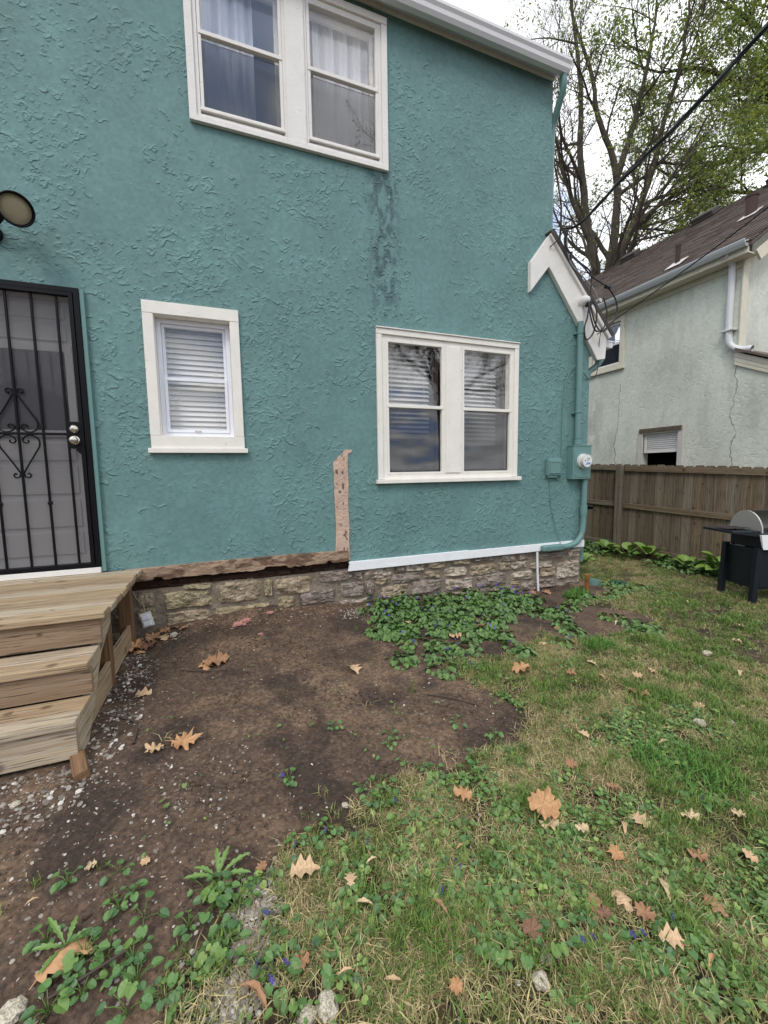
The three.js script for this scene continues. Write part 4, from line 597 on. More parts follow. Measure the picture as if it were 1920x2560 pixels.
// ------------------------------------------------------------------ trees
class Limbs {
  constructor() { this.p = []; this.i = []; this.u = []; }
  add(pts, rad, sides) {
    const base = this.p.length / 3, n = pts.length; let ref = V(0.31, 0.1, 0.94); let run = 0;
    for (let k = 0; k < n; k++) {
      const t = (k < n - 1 ? pts[k + 1] : pts[k]).clone().sub(k ? pts[k - 1] : pts[k]).normalize(), a = ref.clone().cross(t).normalize(), b = t.clone().cross(a); ref = b.lengthSq() > 0.1 ? a.clone().cross(t).negate().lerp(ref, 0.5) : ref; if (k) run += pts[k].distanceTo(pts[k - 1]);
      for (let s = 0; s < sides; s++) { const q = s / sides * 6.2832, c = Math.cos(q) * rad[k], d = Math.sin(q) * rad[k]; this.p.push(pts[k].x + a.x * c + b.x * d, pts[k].y + a.y * c + b.y * d, pts[k].z + a.z * c + b.z * d); this.u.push(s / sides, run); }
      if (k) for (let s = 0; s < sides; s++) { const e = (s + 1) % sides, A = base + (k - 1) * sides, B = base + k * sides; this.i.push(A + s, A + e, B + e, A + s, B + e, B + s); }
    }
  }
  geo() { const g = new THREE.BufferGeometry(); g.setAttribute('position', new THREE.Float32BufferAttribute(this.p, 3)); g.setAttribute('uv', new THREE.Float32BufferAttribute(this.u, 2)); g.setIndex(this.i); g.computeVertexNormals(); return g; }
}
const barkMap = tex(256, 512, (i, j, c) => { const f = fbm(i / 12, j / 40, 4, 301), m = ss(0.5, 0.7, fbm(i / 40, j / 60, 4, 303)); const k = 0.7 + 0.6 * f; c[0] = mix(0.25, 0.29, m) * k; c[1] = mix(0.22, 0.29, m) * k; c[2] = mix(0.195, 0.18, m) * k; }, true, 2, 0.5);
M.bark = mat(0xffffff, 0.95, { map: barkMap });
M.twig = mat(0x4b4038, 0.95);
const leafGeo = (() => { const R = mulberry(5), pos = []; for (let k = 0; k < 7; k++) { const c = V(R() - 0.5, R() - 0.5, R() - 0.5).multiplyScalar(0.30), a = V(R() - 0.5, R() - 0.5, R() - 0.5).normalize().multiplyScalar(0.07), b = V(R() - 0.5, R() - 0.5, R() - 0.5).normalize().cross(a).multiplyScalar(0.55); const P = [c.clone().sub(a), c.clone().add(b), c.clone().add(a), c.clone().sub(b)]; for (const t of [[0, 1, 2], [0, 2, 3]]) for (const q of t) pos.push(P[q].x, P[q].y, P[q].z); } const g = new THREE.BufferGeometry(); g.setAttribute('position', new THREE.Float32BufferAttribute(pos, 3)); g.computeVertexNormals(); g.setAttribute('uv', new THREE.Float32BufferAttribute(new Float32Array(pos.length / 3 * 2), 2)); return g; })();
M.treeLeaf = new THREE.MeshPhysicalMaterial({ color: 0xffffff, roughness: 0.9, transmission: 0.4, thickness: 0, side: THREE.DoubleSide });
function tree(name, label, limbs, o) {
  const t = thing(name, label, 'tree', o.group), R = mulberry(o.seed), big = new Limbs(), small = new Limbs(), spots = [];
  const grow = (p, dir, len, r, lvl) => {
    const n = Math.max(3, Math.round(len / (lvl < 2 ? 0.4 : 0.28))), pts = [p.clone()], rad = [r], d = dir.clone();
    for (let k = 1; k <= n; k++) { d.x += (R() - 0.5) * 0.34; d.y += (R() - 0.5) * 0.3 + o.lift; d.z += (R() - 0.5) * 0.34; d.normalize(); pts.push(pts[k - 1].clone().addScaledVector(d, len / n)); rad.push(Math.max(0.004, r * (1 - 0.7 * k / n))); }
    (lvl < 2 ? big : small).add(pts, rad, lvl < 1 ? 7 : lvl < 2 ? 5 : 3);
    children(pts, rad, len, lvl);
  };
  const children = (pts, rad, len, lvl) => {
    const n = pts.length - 1;
    if (lvl >= o.leafLevel) for (let k = 1; k <= n; k++) { const q = pts[k], pr = o.leafy(q); for (let m = 0; m < o.leafMany; m++) if (R() < pr) spots.push([q.x + (R() - 0.5) * 0.5, q.y + (R() - 0.5) * 0.4 - 0.05, q.z + (R() - 0.5) * 0.5]); }
    if (lvl >= o.kids.length) return;
    for (let k = 0; k < o.kids[lvl]; k++) {
      const f = 0.18 + 0.82 * (k + R()) / o.kids[lvl], at = f * n, i = Math.min(n - 1, Math.floor(at)), p = pts[i].clone().lerp(pts[i + 1], at - i), tan = pts[i + 1].clone().sub(pts[i]).normalize(), ax = V(R() - 0.5, R() - 0.5, R() - 0.5).cross(tan).normalize(), dir = tan.applyAxisAngle(ax, 0.45 + 0.55 * R());
      grow(p, dir, len * (0.34 + 0.26 * R()) * (1.25 - 0.5 * f), Math.max(0.005, mix(rad[i], rad[i + 1], at - i) * (0.45 + 0.2 * R())), lvl + 1);
    }
  };
  for (const [L, r0, r1] of limbs) {
    const c = new THREE.CatmullRomCurve3(L.map((q) => V(...q)), false, 'centripetal'), len = c.getLength(), n = Math.max(8, Math.round(len / 0.5)), pts = c.getSpacedPoints(n), rad = pts.map((_, k) => mix(r0, r1, (k / n) ** 0.8));
    for (const q of pts.slice(1)) { q.x += (R() - 0.5) * 0.06; q.z += (R() - 0.5) * 0.06; }
    big.add(pts, rad, 9); if (r1 < 0.2) children(pts, rad, Math.min(len, o.limbReach ?? 7), 0);
  }
  part('trunk', big.geo(), M.bark, t); const tw = part('twigs', small.geo(), M.twig, t); tw.userData.kind = 'stuff';
  const im = new THREE.InstancedMesh(leafGeo, M.treeLeaf, spots.length), m4 = new THREE.Matrix4(), qt = new THREE.Quaternion(), col = new THREE.Color();
  spots.forEach((s, i) => { const k = o.leafSize * (0.6 + 0.8 * R()); m4.compose(V(...s), qt.setFromEuler(new THREE.Euler(R() * 6, R() * 6, R() * 6)), V(k, k, k)); im.setMatrixAt(i, m4); const a = R(); col.setRGB(mix(0.15, 0.34, a), mix(0.24, 0.40, a), mix(0.03, 0.06, R())); im.setColorAt(i, col); });
  im.name = 'crown'; im.userData.kind = 'stuff'; setup(im); t.add(im); return spots.length;
}
const far1 = [[[[14.75,-0.3,-9.65],[14.74,5,-9.66],[14.71,9.47,-9.71],[14.58,10.73,-9.9],[14.45,11.72,-10.05],[14.39,13.31,-10.25],[14.36,14.7,-10.4],[14.49,16.38,-10.53],[14.44,18.16,-10.74],[14.35,20.05,-10.98],[14.36,22.13,-11.19]], 0.34, 0.03],
  [[[15.3,-0.3,-9.7],[15.35,5,-9.7],[15.5,9.83,-9.77],[15.74,10.88,-9.79],[15.91,12.39,-9.89],[15.96,13.5,-9.98],[15.75,14.91,-10.22],[15.34,16.13,-10.5],[15.23,17.75,-10.72],[15.04,18.66,-10.89],[14.68,19.97,-11.17],[14.48,21.59,-11.42]], 0.36, 0.03],
  [[[15.96,13.5,-9.98],[16.52,15.1,-9.94],[17.08,16.91,-9.92],[17.56,18.92,-9.95],[17.94,20.93,-10.02],[18.23,22.94,-10.12]], 0.15, 0.02],
  [[[15.25,6.5,-9.4],[15.19,9.53,-9.11],[15.65,10.68,-9.05],[16.52,11.64,-8.82],[17.65,12.39,-8.47],[18.67,12.96,-8.13],[19.63,13.91,-7.87]], 0.2, 0.025],
  [[[15.3,8.2,-9.5],[15.37,9.63,-9.26],[16.16,11.57,-9.17],[16.9,13.52,-9.09],[17.45,15.47,-9.08],[18.22,17.9,-9.05],[18.59,19.86,-9.12],[18.9,22.3,-9.26]], 0.2, 0.02],
  [[[14.6,10.6,-9.9],[13.9,12.2,-10.2],[13.3,14,-10.4],[12.9,16.2,-10.6],[12.7,18.5,-10.8]], 0.12, 0.015]];
tree('budding_tree', 'tall bare-branched tree with first yellow-green leaves behind neighbour roof', far1, { seed: 12, kids: [14, 9, 6], lift: 0.02, leafLevel: 2, leafMany: 1, leafSize: 0.75, leafy: (p) => 0.10 + 0.5 * ss(14.5, 19, p.x - (p.y - 14) * 0.15), group: 'trees behind the houses' });
tree('thin_tree', 'thin dark bare tree right behind the teal house corner', [[[[14.7,-0.3,-11.6],[14.84,8.53,-11.72],[14.95,11.85,-12.03],[15.08,13.4,-12.14],[14.91,15.17,-12.4],[14.91,17.39,-12.63]], 0.13, 0.02]], { seed: 3, kids: [12, 6, 4], lift: 0.03, leafLevel: 2, leafMany: 1, leafSize: 0.6, leafy: () => 0.16, limbReach: 5, group: 'trees behind the houses' });
tree('leafy_tree', 'large green leafy tree overhanging the far side of neighbour roof', [[[[26.5,-0.3,-7.6],[26.6,6,-7.5],[26.3,11.65,-7.6],[25.35,14.09,-7.74]], 0.45, 0.25],
  [[[25.35,14.09,-7.74],[23.49,15.53,-8.61],[21.35,14.91,-9.36],[19.8,14.29,-9.89],[18.4,14.9,-10.4]], 0.2, 0.03], [[[25,13.75,-7.6],[23.35,16.92,-8.27],[21.44,18.21,-9.14],[20,18.76,-9.75],[18.51,18.57,-10.3],[17.36,19.12,-10.8]], 0.2, 0.03],
  [[[25,13.9,-7.6],[24.21,18.48,-8.1],[22.55,20.61,-8.97],[21.12,21.68,-9.63],[19.68,22.33,-10.25]], 0.18, 0.03], [[[25,13.7,-7.5],[22.04,12.93,-7.81],[20.42,12.96,-8.43],[18.6,12.1,-8.92]], 0.16, 0.02], [[[25.35,14.09,-7.74],[24.61,19.5,-8.6],[24.29,23.28,-9.12],[23.39,25.45,-9.7]], 0.2, 0.03], [[[25.2,13,-7.6],[23.5,11.8,-7.4],[21.8,10.9,-7.4]], 0.14, 0.02]],
  { seed: 41, kids: [14, 8, 6], lift: 0.012, leafLevel: 2, leafMany: 1, leafSize: 1.0, leafy: (p) => 0.45 + 0.5 * ss(19, 23, p.x), group: 'trees behind the houses' });
// behind the photographer: what the panes mirror
tree('yard_tree', 'bare budding tree behind the viewer mirrored in the window panes', [[[[9.6,-0.3,13.2],[9.5,3,13.1],[9.3,5,13]], 0.3, 0.24], [[[9.3,5,13],[8.2,8,12.6],[7.2,11,12.2],[6.6,14.5,11.9]], 0.2, 0.03], [[[9.3,5,13],[10.3,8,13.3],[10.9,12,13.6]], 0.2, 0.03], [[[9.4,4.4,13],[8,6.1,12.2],[6.4,7.2,11.4],[5,8,11]], 0.13, 0.02], [[[9.4,4.2,13],[11,5.6,12.4],[12.6,6.4,11.8]], 0.13, 0.02], [[[9.4,4.6,13],[9.2,7,11.8],[8.8,9,10.6]], 0.12, 0.02]], { seed: 77, kids: [12, 7, 5], lift: 0.01, leafLevel: 2, leafMany: 1, leafSize: 0.8, leafy: () => 0.12 });
{
  const g = thing('garage', 'low dark garage behind the viewer mirrored in the door pane', 'garage');
  part('wall', merge([bx(-9, -2.2, -0.3, 2.5, 12.0, 12.2, 0), bx(-9, -8.8, -0.3, 2.5, 12.2, 17, 0), bx(-2.4, -2.2, -0.3, 2.5, 12.2, 17, 0), bx(-9, -2.2, -0.3, 2.5, 17, 17.2, 0)]), mat(0x6d6a64, 0.9), g);
  part('roof', prism([[-9.3, 2.45], [-2.0, 2.45], [-5.6, 4.4]], 11.7, 17.4), M.roofDark, g);
  part('door', bx(-7, -4, -0.1, 2.1, 11.95, 11.999, 0.005), mat(0x8a8a86, 0.7), g);
}

// ------------------------------------------------------------------ grass
function inst(name, geo, material, list, label, category) {
  const im = new THREE.InstancedMesh(geo, material, list.length), m4 = new THREE.Matrix4(), q = new THREE.Quaternion(), c = new THREE.Color();
  list.forEach((a, i) => { m4.compose(V(a[0], a[1], a[2]), q.setFromEuler(new THREE.Euler(a[3], a[4], a[5], 'YXZ')), V(a[6], a[7] ?? a[6], a[8] ?? a[6])); im.setMatrixAt(i, m4); im.setColorAt(i, c.setRGB(a[9], a[10], a[11])); });
  im.name = numbered(name); tag(im, label, category, null, 'stuff'); setup(im); scene.add(im); return im;
}
function tuft(seed, n, hgt, spread, flop, wide) {
  const R = mulberry(seed), pos = [], col = [];
  for (let k = 0; k < n; k++) {
    const a = R() * 6.283, r = spread * Math.sqrt(R()), x = r * Math.cos(a), z = r * Math.sin(a), b = R() * 6.283, f = flop * (0.4 + R()), h = hgt * (0.45 + 0.75 * R()), w = wide * (0.6 + 0.7 * R()) / 2, dx = Math.cos(b), dz = Math.sin(b), tint = 0.5 + 0.95 * R();
    const P = (t) => { const o = h * (f * t * t), y = h * t * Math.sqrt(Math.max(0.05, 1 - f * f * t * t * 0.7)); return [x + dx * o, Math.max(0.002, y), z + dz * o]; }, A = P(0), B = P(0.5), C = P(1), sx = -dz * w, sz = dx * w;
    const v = [[A[0] - sx, A[1] - 0.006, A[2] - sz], [A[0] + sx, A[1] - 0.006, A[2] + sz], [B[0] - sx * 0.8, B[1], B[2] - sz * 0.8], [B[0] + sx * 0.8, B[1], B[2] + sz * 0.8], C];
    for (const t of [[0, 1, 3], [0, 3, 2], [2, 3, 4]]) for (const i of t) { pos.push(...v[i]); col.push(tint, tint, tint * 0.95); }
  }
  const g = new THREE.BufferGeometry(); g.setAttribute('position', new THREE.Float32BufferAttribute(pos, 3)); g.setAttribute('color', new THREE.Float32BufferAttribute(col, 3)); g.computeVertexNormals(); g.setAttribute('uv', new THREE.Float32BufferAttribute(new Float32Array(pos.length / 3 * 2), 2)); return g;
}
M.grass = mat(0xffffff, 0.75, { vertexColors: true, side: THREE.DoubleSide });
M.straw = mat(0xffffff, 0.9, { vertexColors: true, side: THREE.DoubleSide });
const fenceX = (z) => 6.42 + 0.083 * (z + 1.38);
const yard = (x, z) => !(x < 4.08 && z < 0.03) && !(x < -0.74 && z < 1.55) && x < fenceX(z) - 0.03;
{
  const R = mulberry(900), green = [], lush = [], straw = [], wisp = [];
  const dry = (x, z) => 0.45 * fbm(x * 2.2 + 3, z * 2.2, 3, 401) + 0.55 * fbm(x * 8 + 1, z * 8, 3, 405), rich = (x, z) => 0.5 * fbm(x * 1.8, z * 1.8 + 8, 3, 403) + 0.5 * fbm(x * 6, z * 6, 3, 409);
  for (let k = 0; k < 210000; k++) {
    // nearer ground is sampled more densely
    const far = R() < 0.55, x = far ? mix(0.2, 7.2, R()) : mix(-0.9, 3.6, R()), z = far ? mix(-3.2, 3.4, R()) : mix(1.2, 3.9, R());
    if (!yard(x, z)) continue; const e = 0.09, jx = (R() + R() - 1) * e, jz = (R() + R() - 1) * e; if (soilAt(x + jx, z + jz) && R() > 0.004) continue;
    const d = dry(x, z), g = rich(x, z), bare = fbm(x * 5.2, z * 5.2, 4, 407); if (bare > 0.535 && R() < 0.85) continue; if (x < 1.9 && R() < 0.62 && soilAt(x - 0.20 * R(), z - 0.30 * R())) continue;
    const y = gh(x, z), q = R();
    if (R() < 0.12 + 0.34 * ss(0.48, 0.61, d)) straw.push([x, y + 0.003, z, 0, R() * 6.3, 0, 0.6 + 0.6 * R(), undefined, undefined, mix(0.24, 0.56, q), mix(0.19, 0.46, q), mix(0.09, 0.25, q)]);
    else if (R() < 0.05 + 0.30 * ss(0.54, 0.62, g)) lush.push([x, y, z, 0, R() * 6.3, 0, 0.5 + 0.7 * R(), undefined, undefined, mix(0.065, 0.15, q), mix(0.125, 0.235, q), mix(0.02, 0.045, q)]);
    else if (R() < 0.78) { const yel = ss(0.36, 0.60, d) * R(); green.push([x, y, z, (R() - 0.5) * 0.3, R() * 6.3, 0, 0.5 + 0.7 * R(), undefined, undefined, mix(mix(0.075, 0.175, q), 0.33, yel), mix(mix(0.115, 0.225, q), 0.30, yel), mix(mix(0.024, 0.05, q), 0.12, yel)]); }
  }
  for (const [cx, cz, n, r] of [[2.75, 1.42, 60, 0.13], [3.72, 0.3, 40, 0.10], [1.95, 2.62, 90, 0.22], [3.6, 0.36, 30, 0.12]]) for (let k = 0; k < n; k++) { const a = R() * 6.3, q = r * Math.sqrt(R()), x = cx + q * Math.cos(a), z = cz + q * Math.sin(a); lush.push([x, gh(x, z), z, 0, R() * 6.3, 0, 0.8 + 0.7 * R(), undefined, undefined, 0.08, 0.19, 0.03]); }
  inst('grass', tuft(1, 9, 0.036, 0.026, 0.9, 0.0044), M.grass, green, 'short patchy green lawn grass covering the yard', 'grass');
  inst('grass', tuft(2, 14, 0.056, 0.024, 0.75, 0.0046), M.grass, lush, 'taller dark green grass tufts in the lawn', 'grass');
  inst('dead_grass', tuft(3, 8, 0.05, 0.035, 1.5, 0.003), M.straw, straw, 'dry straw-coloured dead grass matted in the lawn', 'grass');
}

// ------------------------------------------------------------------ leaves on the ground, plants, stones
function bladeGeo(outline, cup, fold, n = 9) {   // outline(t) -> half width; a leaf along +z, base at 0, tip at 1
  const pos = [], grid = []; for (let i = 0; i <= n; i++) { const t = i / n, [w, zz] = outline(t); for (const s of [-1, -0.5, 0, 0.5, 1]) grid.push([s * w, cup * (t - 0.45) ** 2 * -1 + fold * Math.abs(s) * w, zz ?? t]); }
  for (let i = 0; i < n; i++) for (let s = 0; s < 4; s++) { const a = i * 5 + s, b = a + 1, c = a + 5, d = c + 1; for (const k of [a, c, b, b, c, d]) pos.push(...grid[k]); }
  const g = new THREE.BufferGeometry(); g.setAttribute('position', new THREE.Float32BufferAttribute(pos, 3)); g.computeVertexNormals(); return uvm(g, 'z');
}
const heartGeo = (() => { // rounded heart with a notch at the stalk, slightly folded along its rib
  const N = 14, pos = [], P = [], c = [0, 0, 0.30]; for (let k = 0; k <= N; k++) { const a = -Math.PI + k / N * 2 * Math.PI, e = Math.abs(a) / Math.PI, r = 0.5 * (1 + 0.38 * (1 - e) ** 3 - 0.52 * ss(0.8, 1, e)), x = Math.sin(a) * r * 0.98, z = 0.36 + Math.cos(a) * r; P.push([x, 0.34 * Math.abs(x) - 0.12 * (z - 0.3) ** 2 + 0.02 * Math.sin(k * 2.7), z]); }
  for (let k = 0; k < N; k++) pos.push(...c, ...P[k], ...P[k + 1]); const g = new THREE.BufferGeometry(); g.setAttribute('position', new THREE.Float32BufferAttribute(pos, 3)); g.computeVertexNormals(); return uvm(g, 'z'); })();
const leafTex = tex(128, 128, (i, j, c) => { const f = fbm(i / 9, j / 9, 3, 501), k = 0.82 + 0.36 * f; c[0] = c[1] = c[2] = k; }, true, 1, 1);
const leafMat = (r, g, b) => mat([r, g, b], 0.5, { map: leafTex, side: THREE.DoubleSide });
M.violet = [leafMat(0.105, 0.21, 0.055), leafMat(0.085, 0.18, 0.05), leafMat(0.14, 0.245, 0.055), leafMat(0.075, 0.155, 0.055)];
M.petal = mat(0x5a45a8, 0.7, { side: THREE.DoubleSide }); M.stem = mat(0x5b7a35, 0.8);
const petalGeo = (() => { const pos = []; for (let k = 0; k < 5; k++) { const a = k * 1.2566 + 0.3, b = 0.45, q = (t, r) => [Math.cos(a + t) * r, Math.sin(a + t) * r, 0.18 * r]; pos.push(0, 0, 0, ...q(-b, 0.7), ...q(0, 1), 0, 0, 0, ...q(0, 1), ...q(b, 0.7)); } const g = new THREE.BufferGeometry(); g.setAttribute('position', new THREE.Float32BufferAttribute(pos, 3)); g.computeVertexNormals(); return uvm(g); })();
function violetPlant(seed, label, group, leaves, size, flowers) {
  const t = thing('violet_plant', label, 'plant', group), R = mulberry(seed), stems = [];
  for (let k = 0; k < leaves; k++) {
    const a = k * 2.4 + R() * 0.8, out = size * (0.5 + 1.1 * R()), h = size * (0.35 + 0.9 * R()), s = size * (0.5 + 0.55 * R()), m = part('leaf', heartGeo, M.violet[(R() * 4) | 0], t);
    m.position.set(Math.cos(a) * out, h, Math.sin(a) * out); m.rotation.order = 'YXZ'; m.rotation.set(-0.1 + 0.7 * R(), Math.PI / 2 - a + (R() - 0.5) * 0.9, (R() - 0.5) * 0.5); m.scale.setScalar(s);
    stems.push(tube([[0, -0.01, 0], [Math.cos(a) * out * 0.35, h * 0.7, Math.sin(a) * out * 0.35], [Math.cos(a) * out, h, Math.sin(a) * out]], 0.0013, 3, 4));
  }
  for (let k = 0; k < flowers; k++) { const a = R() * 6.28, o = size * (0.5 + R()), h = size * (1 + 0.9 * R()), f = part('flower', petalGeo, M.petal, t); f.position.set(Math.cos(a) * o, h, Math.sin(a) * o); f.rotation.set(-0.5 + R(), R() * 6, 0); f.scale.setScalar(0.0115); stems.push(tube([[0, 0, 0], [Math.cos(a) * o * 0.5, h * 0.7, Math.sin(a) * o * 0.5], [Math.cos(a) * o, h, Math.sin(a) * o]], 0.001, 3, 4)); }
  part('stem', merge(stems), M.stem, t); return t;
}
{
  const R = mulberry(61), protos = [];
  const kinds = [[9, 0.026, 0], [6, 0.03, 0], [10, 0.027, 1], [7, 0.023, 0], [10, 0.031, 2], [5, 0.027, 0]];
  const put = (x, z, kind, label, group, k = 1) => { const [n, s, f] = kinds[kind]; let o; if (!protos[kind]) o = protos[kind] = violetPlant(700 + kind, label, group, n, s, f); else o = copyOf(protos[kind], label, group); o.position.set(x, gh(x, z), z); o.rotation.y = R() * 6.28; o.scale.setScalar(k * (0.85 + 0.4 * R())); };
  const gravelly = [[-0.56,2.24],[-0.41,2.25],[-0.35,2.36],[-0.38,2.4],[-0.3,2.46],[-0.17,2.53],[-0.56,2.42],[-0.48,2.51],[-0.44,2.51],[-0.45,2.55],[-0.38,2.53],[-0.31,2.57],[-0.36,2.59],[-0.29,2.63],[-0.42,2.61],[-0.3,2.69],[-0.22,2.69],[-0.1,2.49],[-0.03,2.54],[-0.06,2.63],[-0.19,2.62],[0.0,2.48],[-0.49,2.62],[-0.08,2.45],[-0.13,2.42]];
  for (const [x, z] of gravelly) put(x, z, [0, 1, 3, 5, 0][(R() * 5) | 0], z < 2.45 ? 'small violet in the dark gravelly soil above the corner clump' : x < -0.25 ? 'small violet in the dense clump at the lower corner' : 'small violet on gravel between the corner clump and lawn', 'violets in the gravelly soil');
  put(0.2, 2.03, 2, 'lone violet with a purple flower in the bare soil', 'violets in the bare soil', 0.9);
  for (const [x, z] of [[0.71,1.96],[0.76,1.89],[1.11,1.11],[1.19,1.1],[0.48,1.73],[0.49,2.2],[0.73,2.11],[1.13,1.92]]) put(x, z, [3, 5, 1][(R() * 3) | 0], 'flowerless violet sprouting alone in the bare soil', 'violets in the bare soil');
  const lawn = [[0.5,2.3],[0.19,2.37],[0.26,2.35],[0.31,2.36],[0.12,2.65],[0.07,2.61],[0.42,2.69],[0.52,2.73],[0.31,2.67],[0.77,2.52],[0.65,2.65],[0.71,2.67],[0.62,2.71],[0.81,2.67],[0.1,2.7],[0.25,2.78],[0.07,2.74],[0.16,2.76],[0.02,2.7],[0.6,2.87],[0.96,2.39],[0.59,2.38],[0.38,2.48],[0.46,2.65],[0.21,2.39],[1.03,2.49],[0.87,2.67],[0.97,2.76],[1.06,3.07],[1.08,3.1],[1.2,3.07],[1.18,3.1],[0.91,3.03],[0.84,2.96],[0.93,2.93],[1.82,2.76],[1.74,2.77],[0.76,2.92],[0.95,2.99],[0.83,2.22],[0.82,2.27],[1.06,2.2],[0.99,2.27],[1.06,2.29],[0.51,2.29],[0.62,2.23],[1.27,2.08],[1.04,2.32],[1.56,1.26],[1.56,1.14],[1.55,1.36],[1.63,1.42],[1.56,1.77],[1.5,1.56],[1.22,2.28]];
  for (const [x, z] of lawn) { const k = (R() * 6) | 0; put(x, z, k, `${['leafy violet', 'sparse violet', 'violet with one purple flower', 'tiny-leaved violet', 'violet with two purple flowers', 'few-leaved violet'][k]} growing in the ${z > 2.85 ? 'grass along the lower edge' : z > 2.55 ? 'middle of the front lawn' : x > 1.4 ? 'grass beside the foundation violets' : 'lawn edge next to bare soil'}`, 'violets in the lawn'); }
  // dense bed of violets along the foundation, creeping cover elsewhere
  const bed = [], cover = [], blooms = [], g = (k) => { const q = R(); return [mix(0.07, 0.125, q) * k, mix(0.14, 0.225, q) * k, mix(0.038, 0.052, q) * k]; };
  const clumps = []; for (let k = 0; k < 400; k++) { const x = mix(1.15, 3.3, R()), z = mix(0.05, 1.45, R()), dens = Math.exp(-(((z - 0.27) / 0.30) ** 2)) * ss(1.15, 1.45, x) * ss(3.2, 2.7, x) + 0.4 * Math.exp(-(((z - 0.8 - 0.15 * Math.sin(x * 3)) / 0.4) ** 2)) * ss(2.6, 2.1, x); if (R() < dens * 0.8) clumps.push([x, z, 0.07 + 0.06 * R(), 0.07 + 0.09 * R() * Math.exp(-(((z - 0.27) / 0.3) ** 2))]); }
  for (const [x, z] of [[3.05, 0.62], [2.95, 0.8], [2.85, 0.95], [2.8, 1.1], [3.5, 0.5], [3.7, 0.45], [3.95, 0.5], [4.2, 0.42], [4.4, 0.35], [3.3, 1.35], [3.42, 0.98], [3.45, 1.15], [3.5, 1.28], [3.4, 1.4], [3.25, 0.62], [4.5, 0.2], [4.7, 0.3], [4.3, 0.15]]) clumps.push([x, z, 0.10, 0.06]);
  for (const [cx, cz, r, h] of clumps) { const n = 34 + R() * 20; for (let k = 0; k < n; k++) { const a = R() * 6.28, q = r * Math.sqrt(R()), x = cx + q * Math.cos(a), z = cz + q * Math.sin(a); if (z < 0.03) continue; bed.push([x, gh(x, z) + h * (0.25 + 0.75 * R()) * (1 - 0.6 * (q / r) ** 2), z, 0.15 + 0.75 * R(), Math.PI / 2 - a + (R() - 0.5), (R() - 0.5) * 0.6, 0.030 + 0.018 * R(), undefined, undefined, ...g(1)]); } if (R() < 0.35) for (let k = 0; k < 2; k++) { const a = R() * 6.28, x = cx + r * 0.7 * Math.cos(a), z = Math.max(0.05, cz + r * 0.7 * Math.sin(a)); blooms.push([x, gh(x, z) + h * 1.02 + 0.012, z, -0.6 + R(), R() * 6, 0, 0.014, undefined, undefined, 1, 1, 1]); } }
  for (let k = 0; k < 90000; k++) { const nr = R() < 0.5, x = nr ? mix(-0.2, 2.6, R()) : mix(-0.5, 6.2, R() ** 1.2), z = nr ? mix(1.6, 3.4, R()) : mix(-2.5, 3.5, R()); if (!yard(x, z)) continue; const n = 0.5 * fbm(x * 2.6, z * 2.6, 3, 601) + 0.5 * fbm(x * 9, z * 9, 3, 603), s = soilAt(x, z); if (R() > ss(0.47, 0.64, n) * (s ? 0.015 : 0.8)) continue; const q = R() < 0.25 ? 1.5 : 1.05, c = g(q); if (q > 1.2) c[0] *= 1.3; bed.push([x, gh(x, z) + 0.006 + 0.026 * R(), z, 0.7 * R(), R() * 6.28, (R() - 0.5) * 0.7, 0.009 + 0.016 * R(), undefined, undefined, ...c]); }
  for (let k = 0; k < 9000; k++) { const z = mix(-3.4, 1.6, R()), x = fenceX(z) - 0.06 - Math.abs(R() + R() + R() - 1.5) * 0.34; const low = (fenceX(z) - x); if (z > 0.75 || R() > ss(0.33, 0.55, fbm(z * 2.2, 5, 3, 77)) ) continue; bed.push([x, gh(x, z) + 0.02 + 0.17 * R() * Math.exp(-low * 2.2), z, 0.2 + 0.8 * R(), R() * 6.28, (R() - 0.5) * 0.8, 0.035 + 0.04 * R(), undefined, undefined, ...g(0.95)]); }
  M.coverLeaf = mat(0xffffff, 0.5, { map: leafTex, side: THREE.DoubleSide });
  inst('ground_cover', heartGeo, M.coverLeaf, bed, 'dense violet and creeping leaf cover along foundation, lawn and fence', 'ground cover');
  inst('violet_blooms', petalGeo, M.petal, blooms, 'scattered small purple violet blossoms in the bed by the foundation', 'flowers');

  // dandelions
  const jag = bladeGeo((t) => [(0.03 + 0.13 * Math.sin(Math.PI * t ** 1.4)) * (0.45 + 0.55 * Math.abs(((t * 5) % 1))), t], 0.35, 0.3, 15);
  const dl = (x, z, n, L, label) => { const t = thing('dandelion_plant', label, 'plant'); for (let k = 0; k < n; k++) { const m = part('leaf', jag, M.violet[2], t), a = k / n * 6.28 + R() * 0.5; m.rotation.order = 'YXZ'; m.rotation.set(-0.2 - 0.4 * R(), a, (R() - 0.5) * 0.6); m.scale.set(L * 0.8, L, L * (0.7 + 0.5 * R())); m.position.y = 0.008; } t.position.set(x, gh(x, z), z); };
  dl(-0.09, 2.39, 8, 0.11, 'dandelion rosette with long toothed leaves in the dark soil'); dl(-0.5, 2.46, 7, 0.09, 'dandelion rosette beside the big orange oak leaf'); dl(0.66, 2.66, 7, 0.075, 'broad toothed rosette in the middle of the front lawn'); dl(0.24, 2.8, 6, 0.07, 'broad-leaved weed rosette low in the front lawn');

  // hostas at the fence
  const hl = bladeGeo((t) => [0.34 * Math.pow(Math.sin(Math.PI * Math.min(1, 0.04 + t ** 0.85 * 0.96)), 0.8), t], 0.55, 0.35, 8), hm = [leafMat(0.16, 0.27, 0.045), leafMat(0.13, 0.235, 0.045), leafMat(0.19, 0.29, 0.055)];
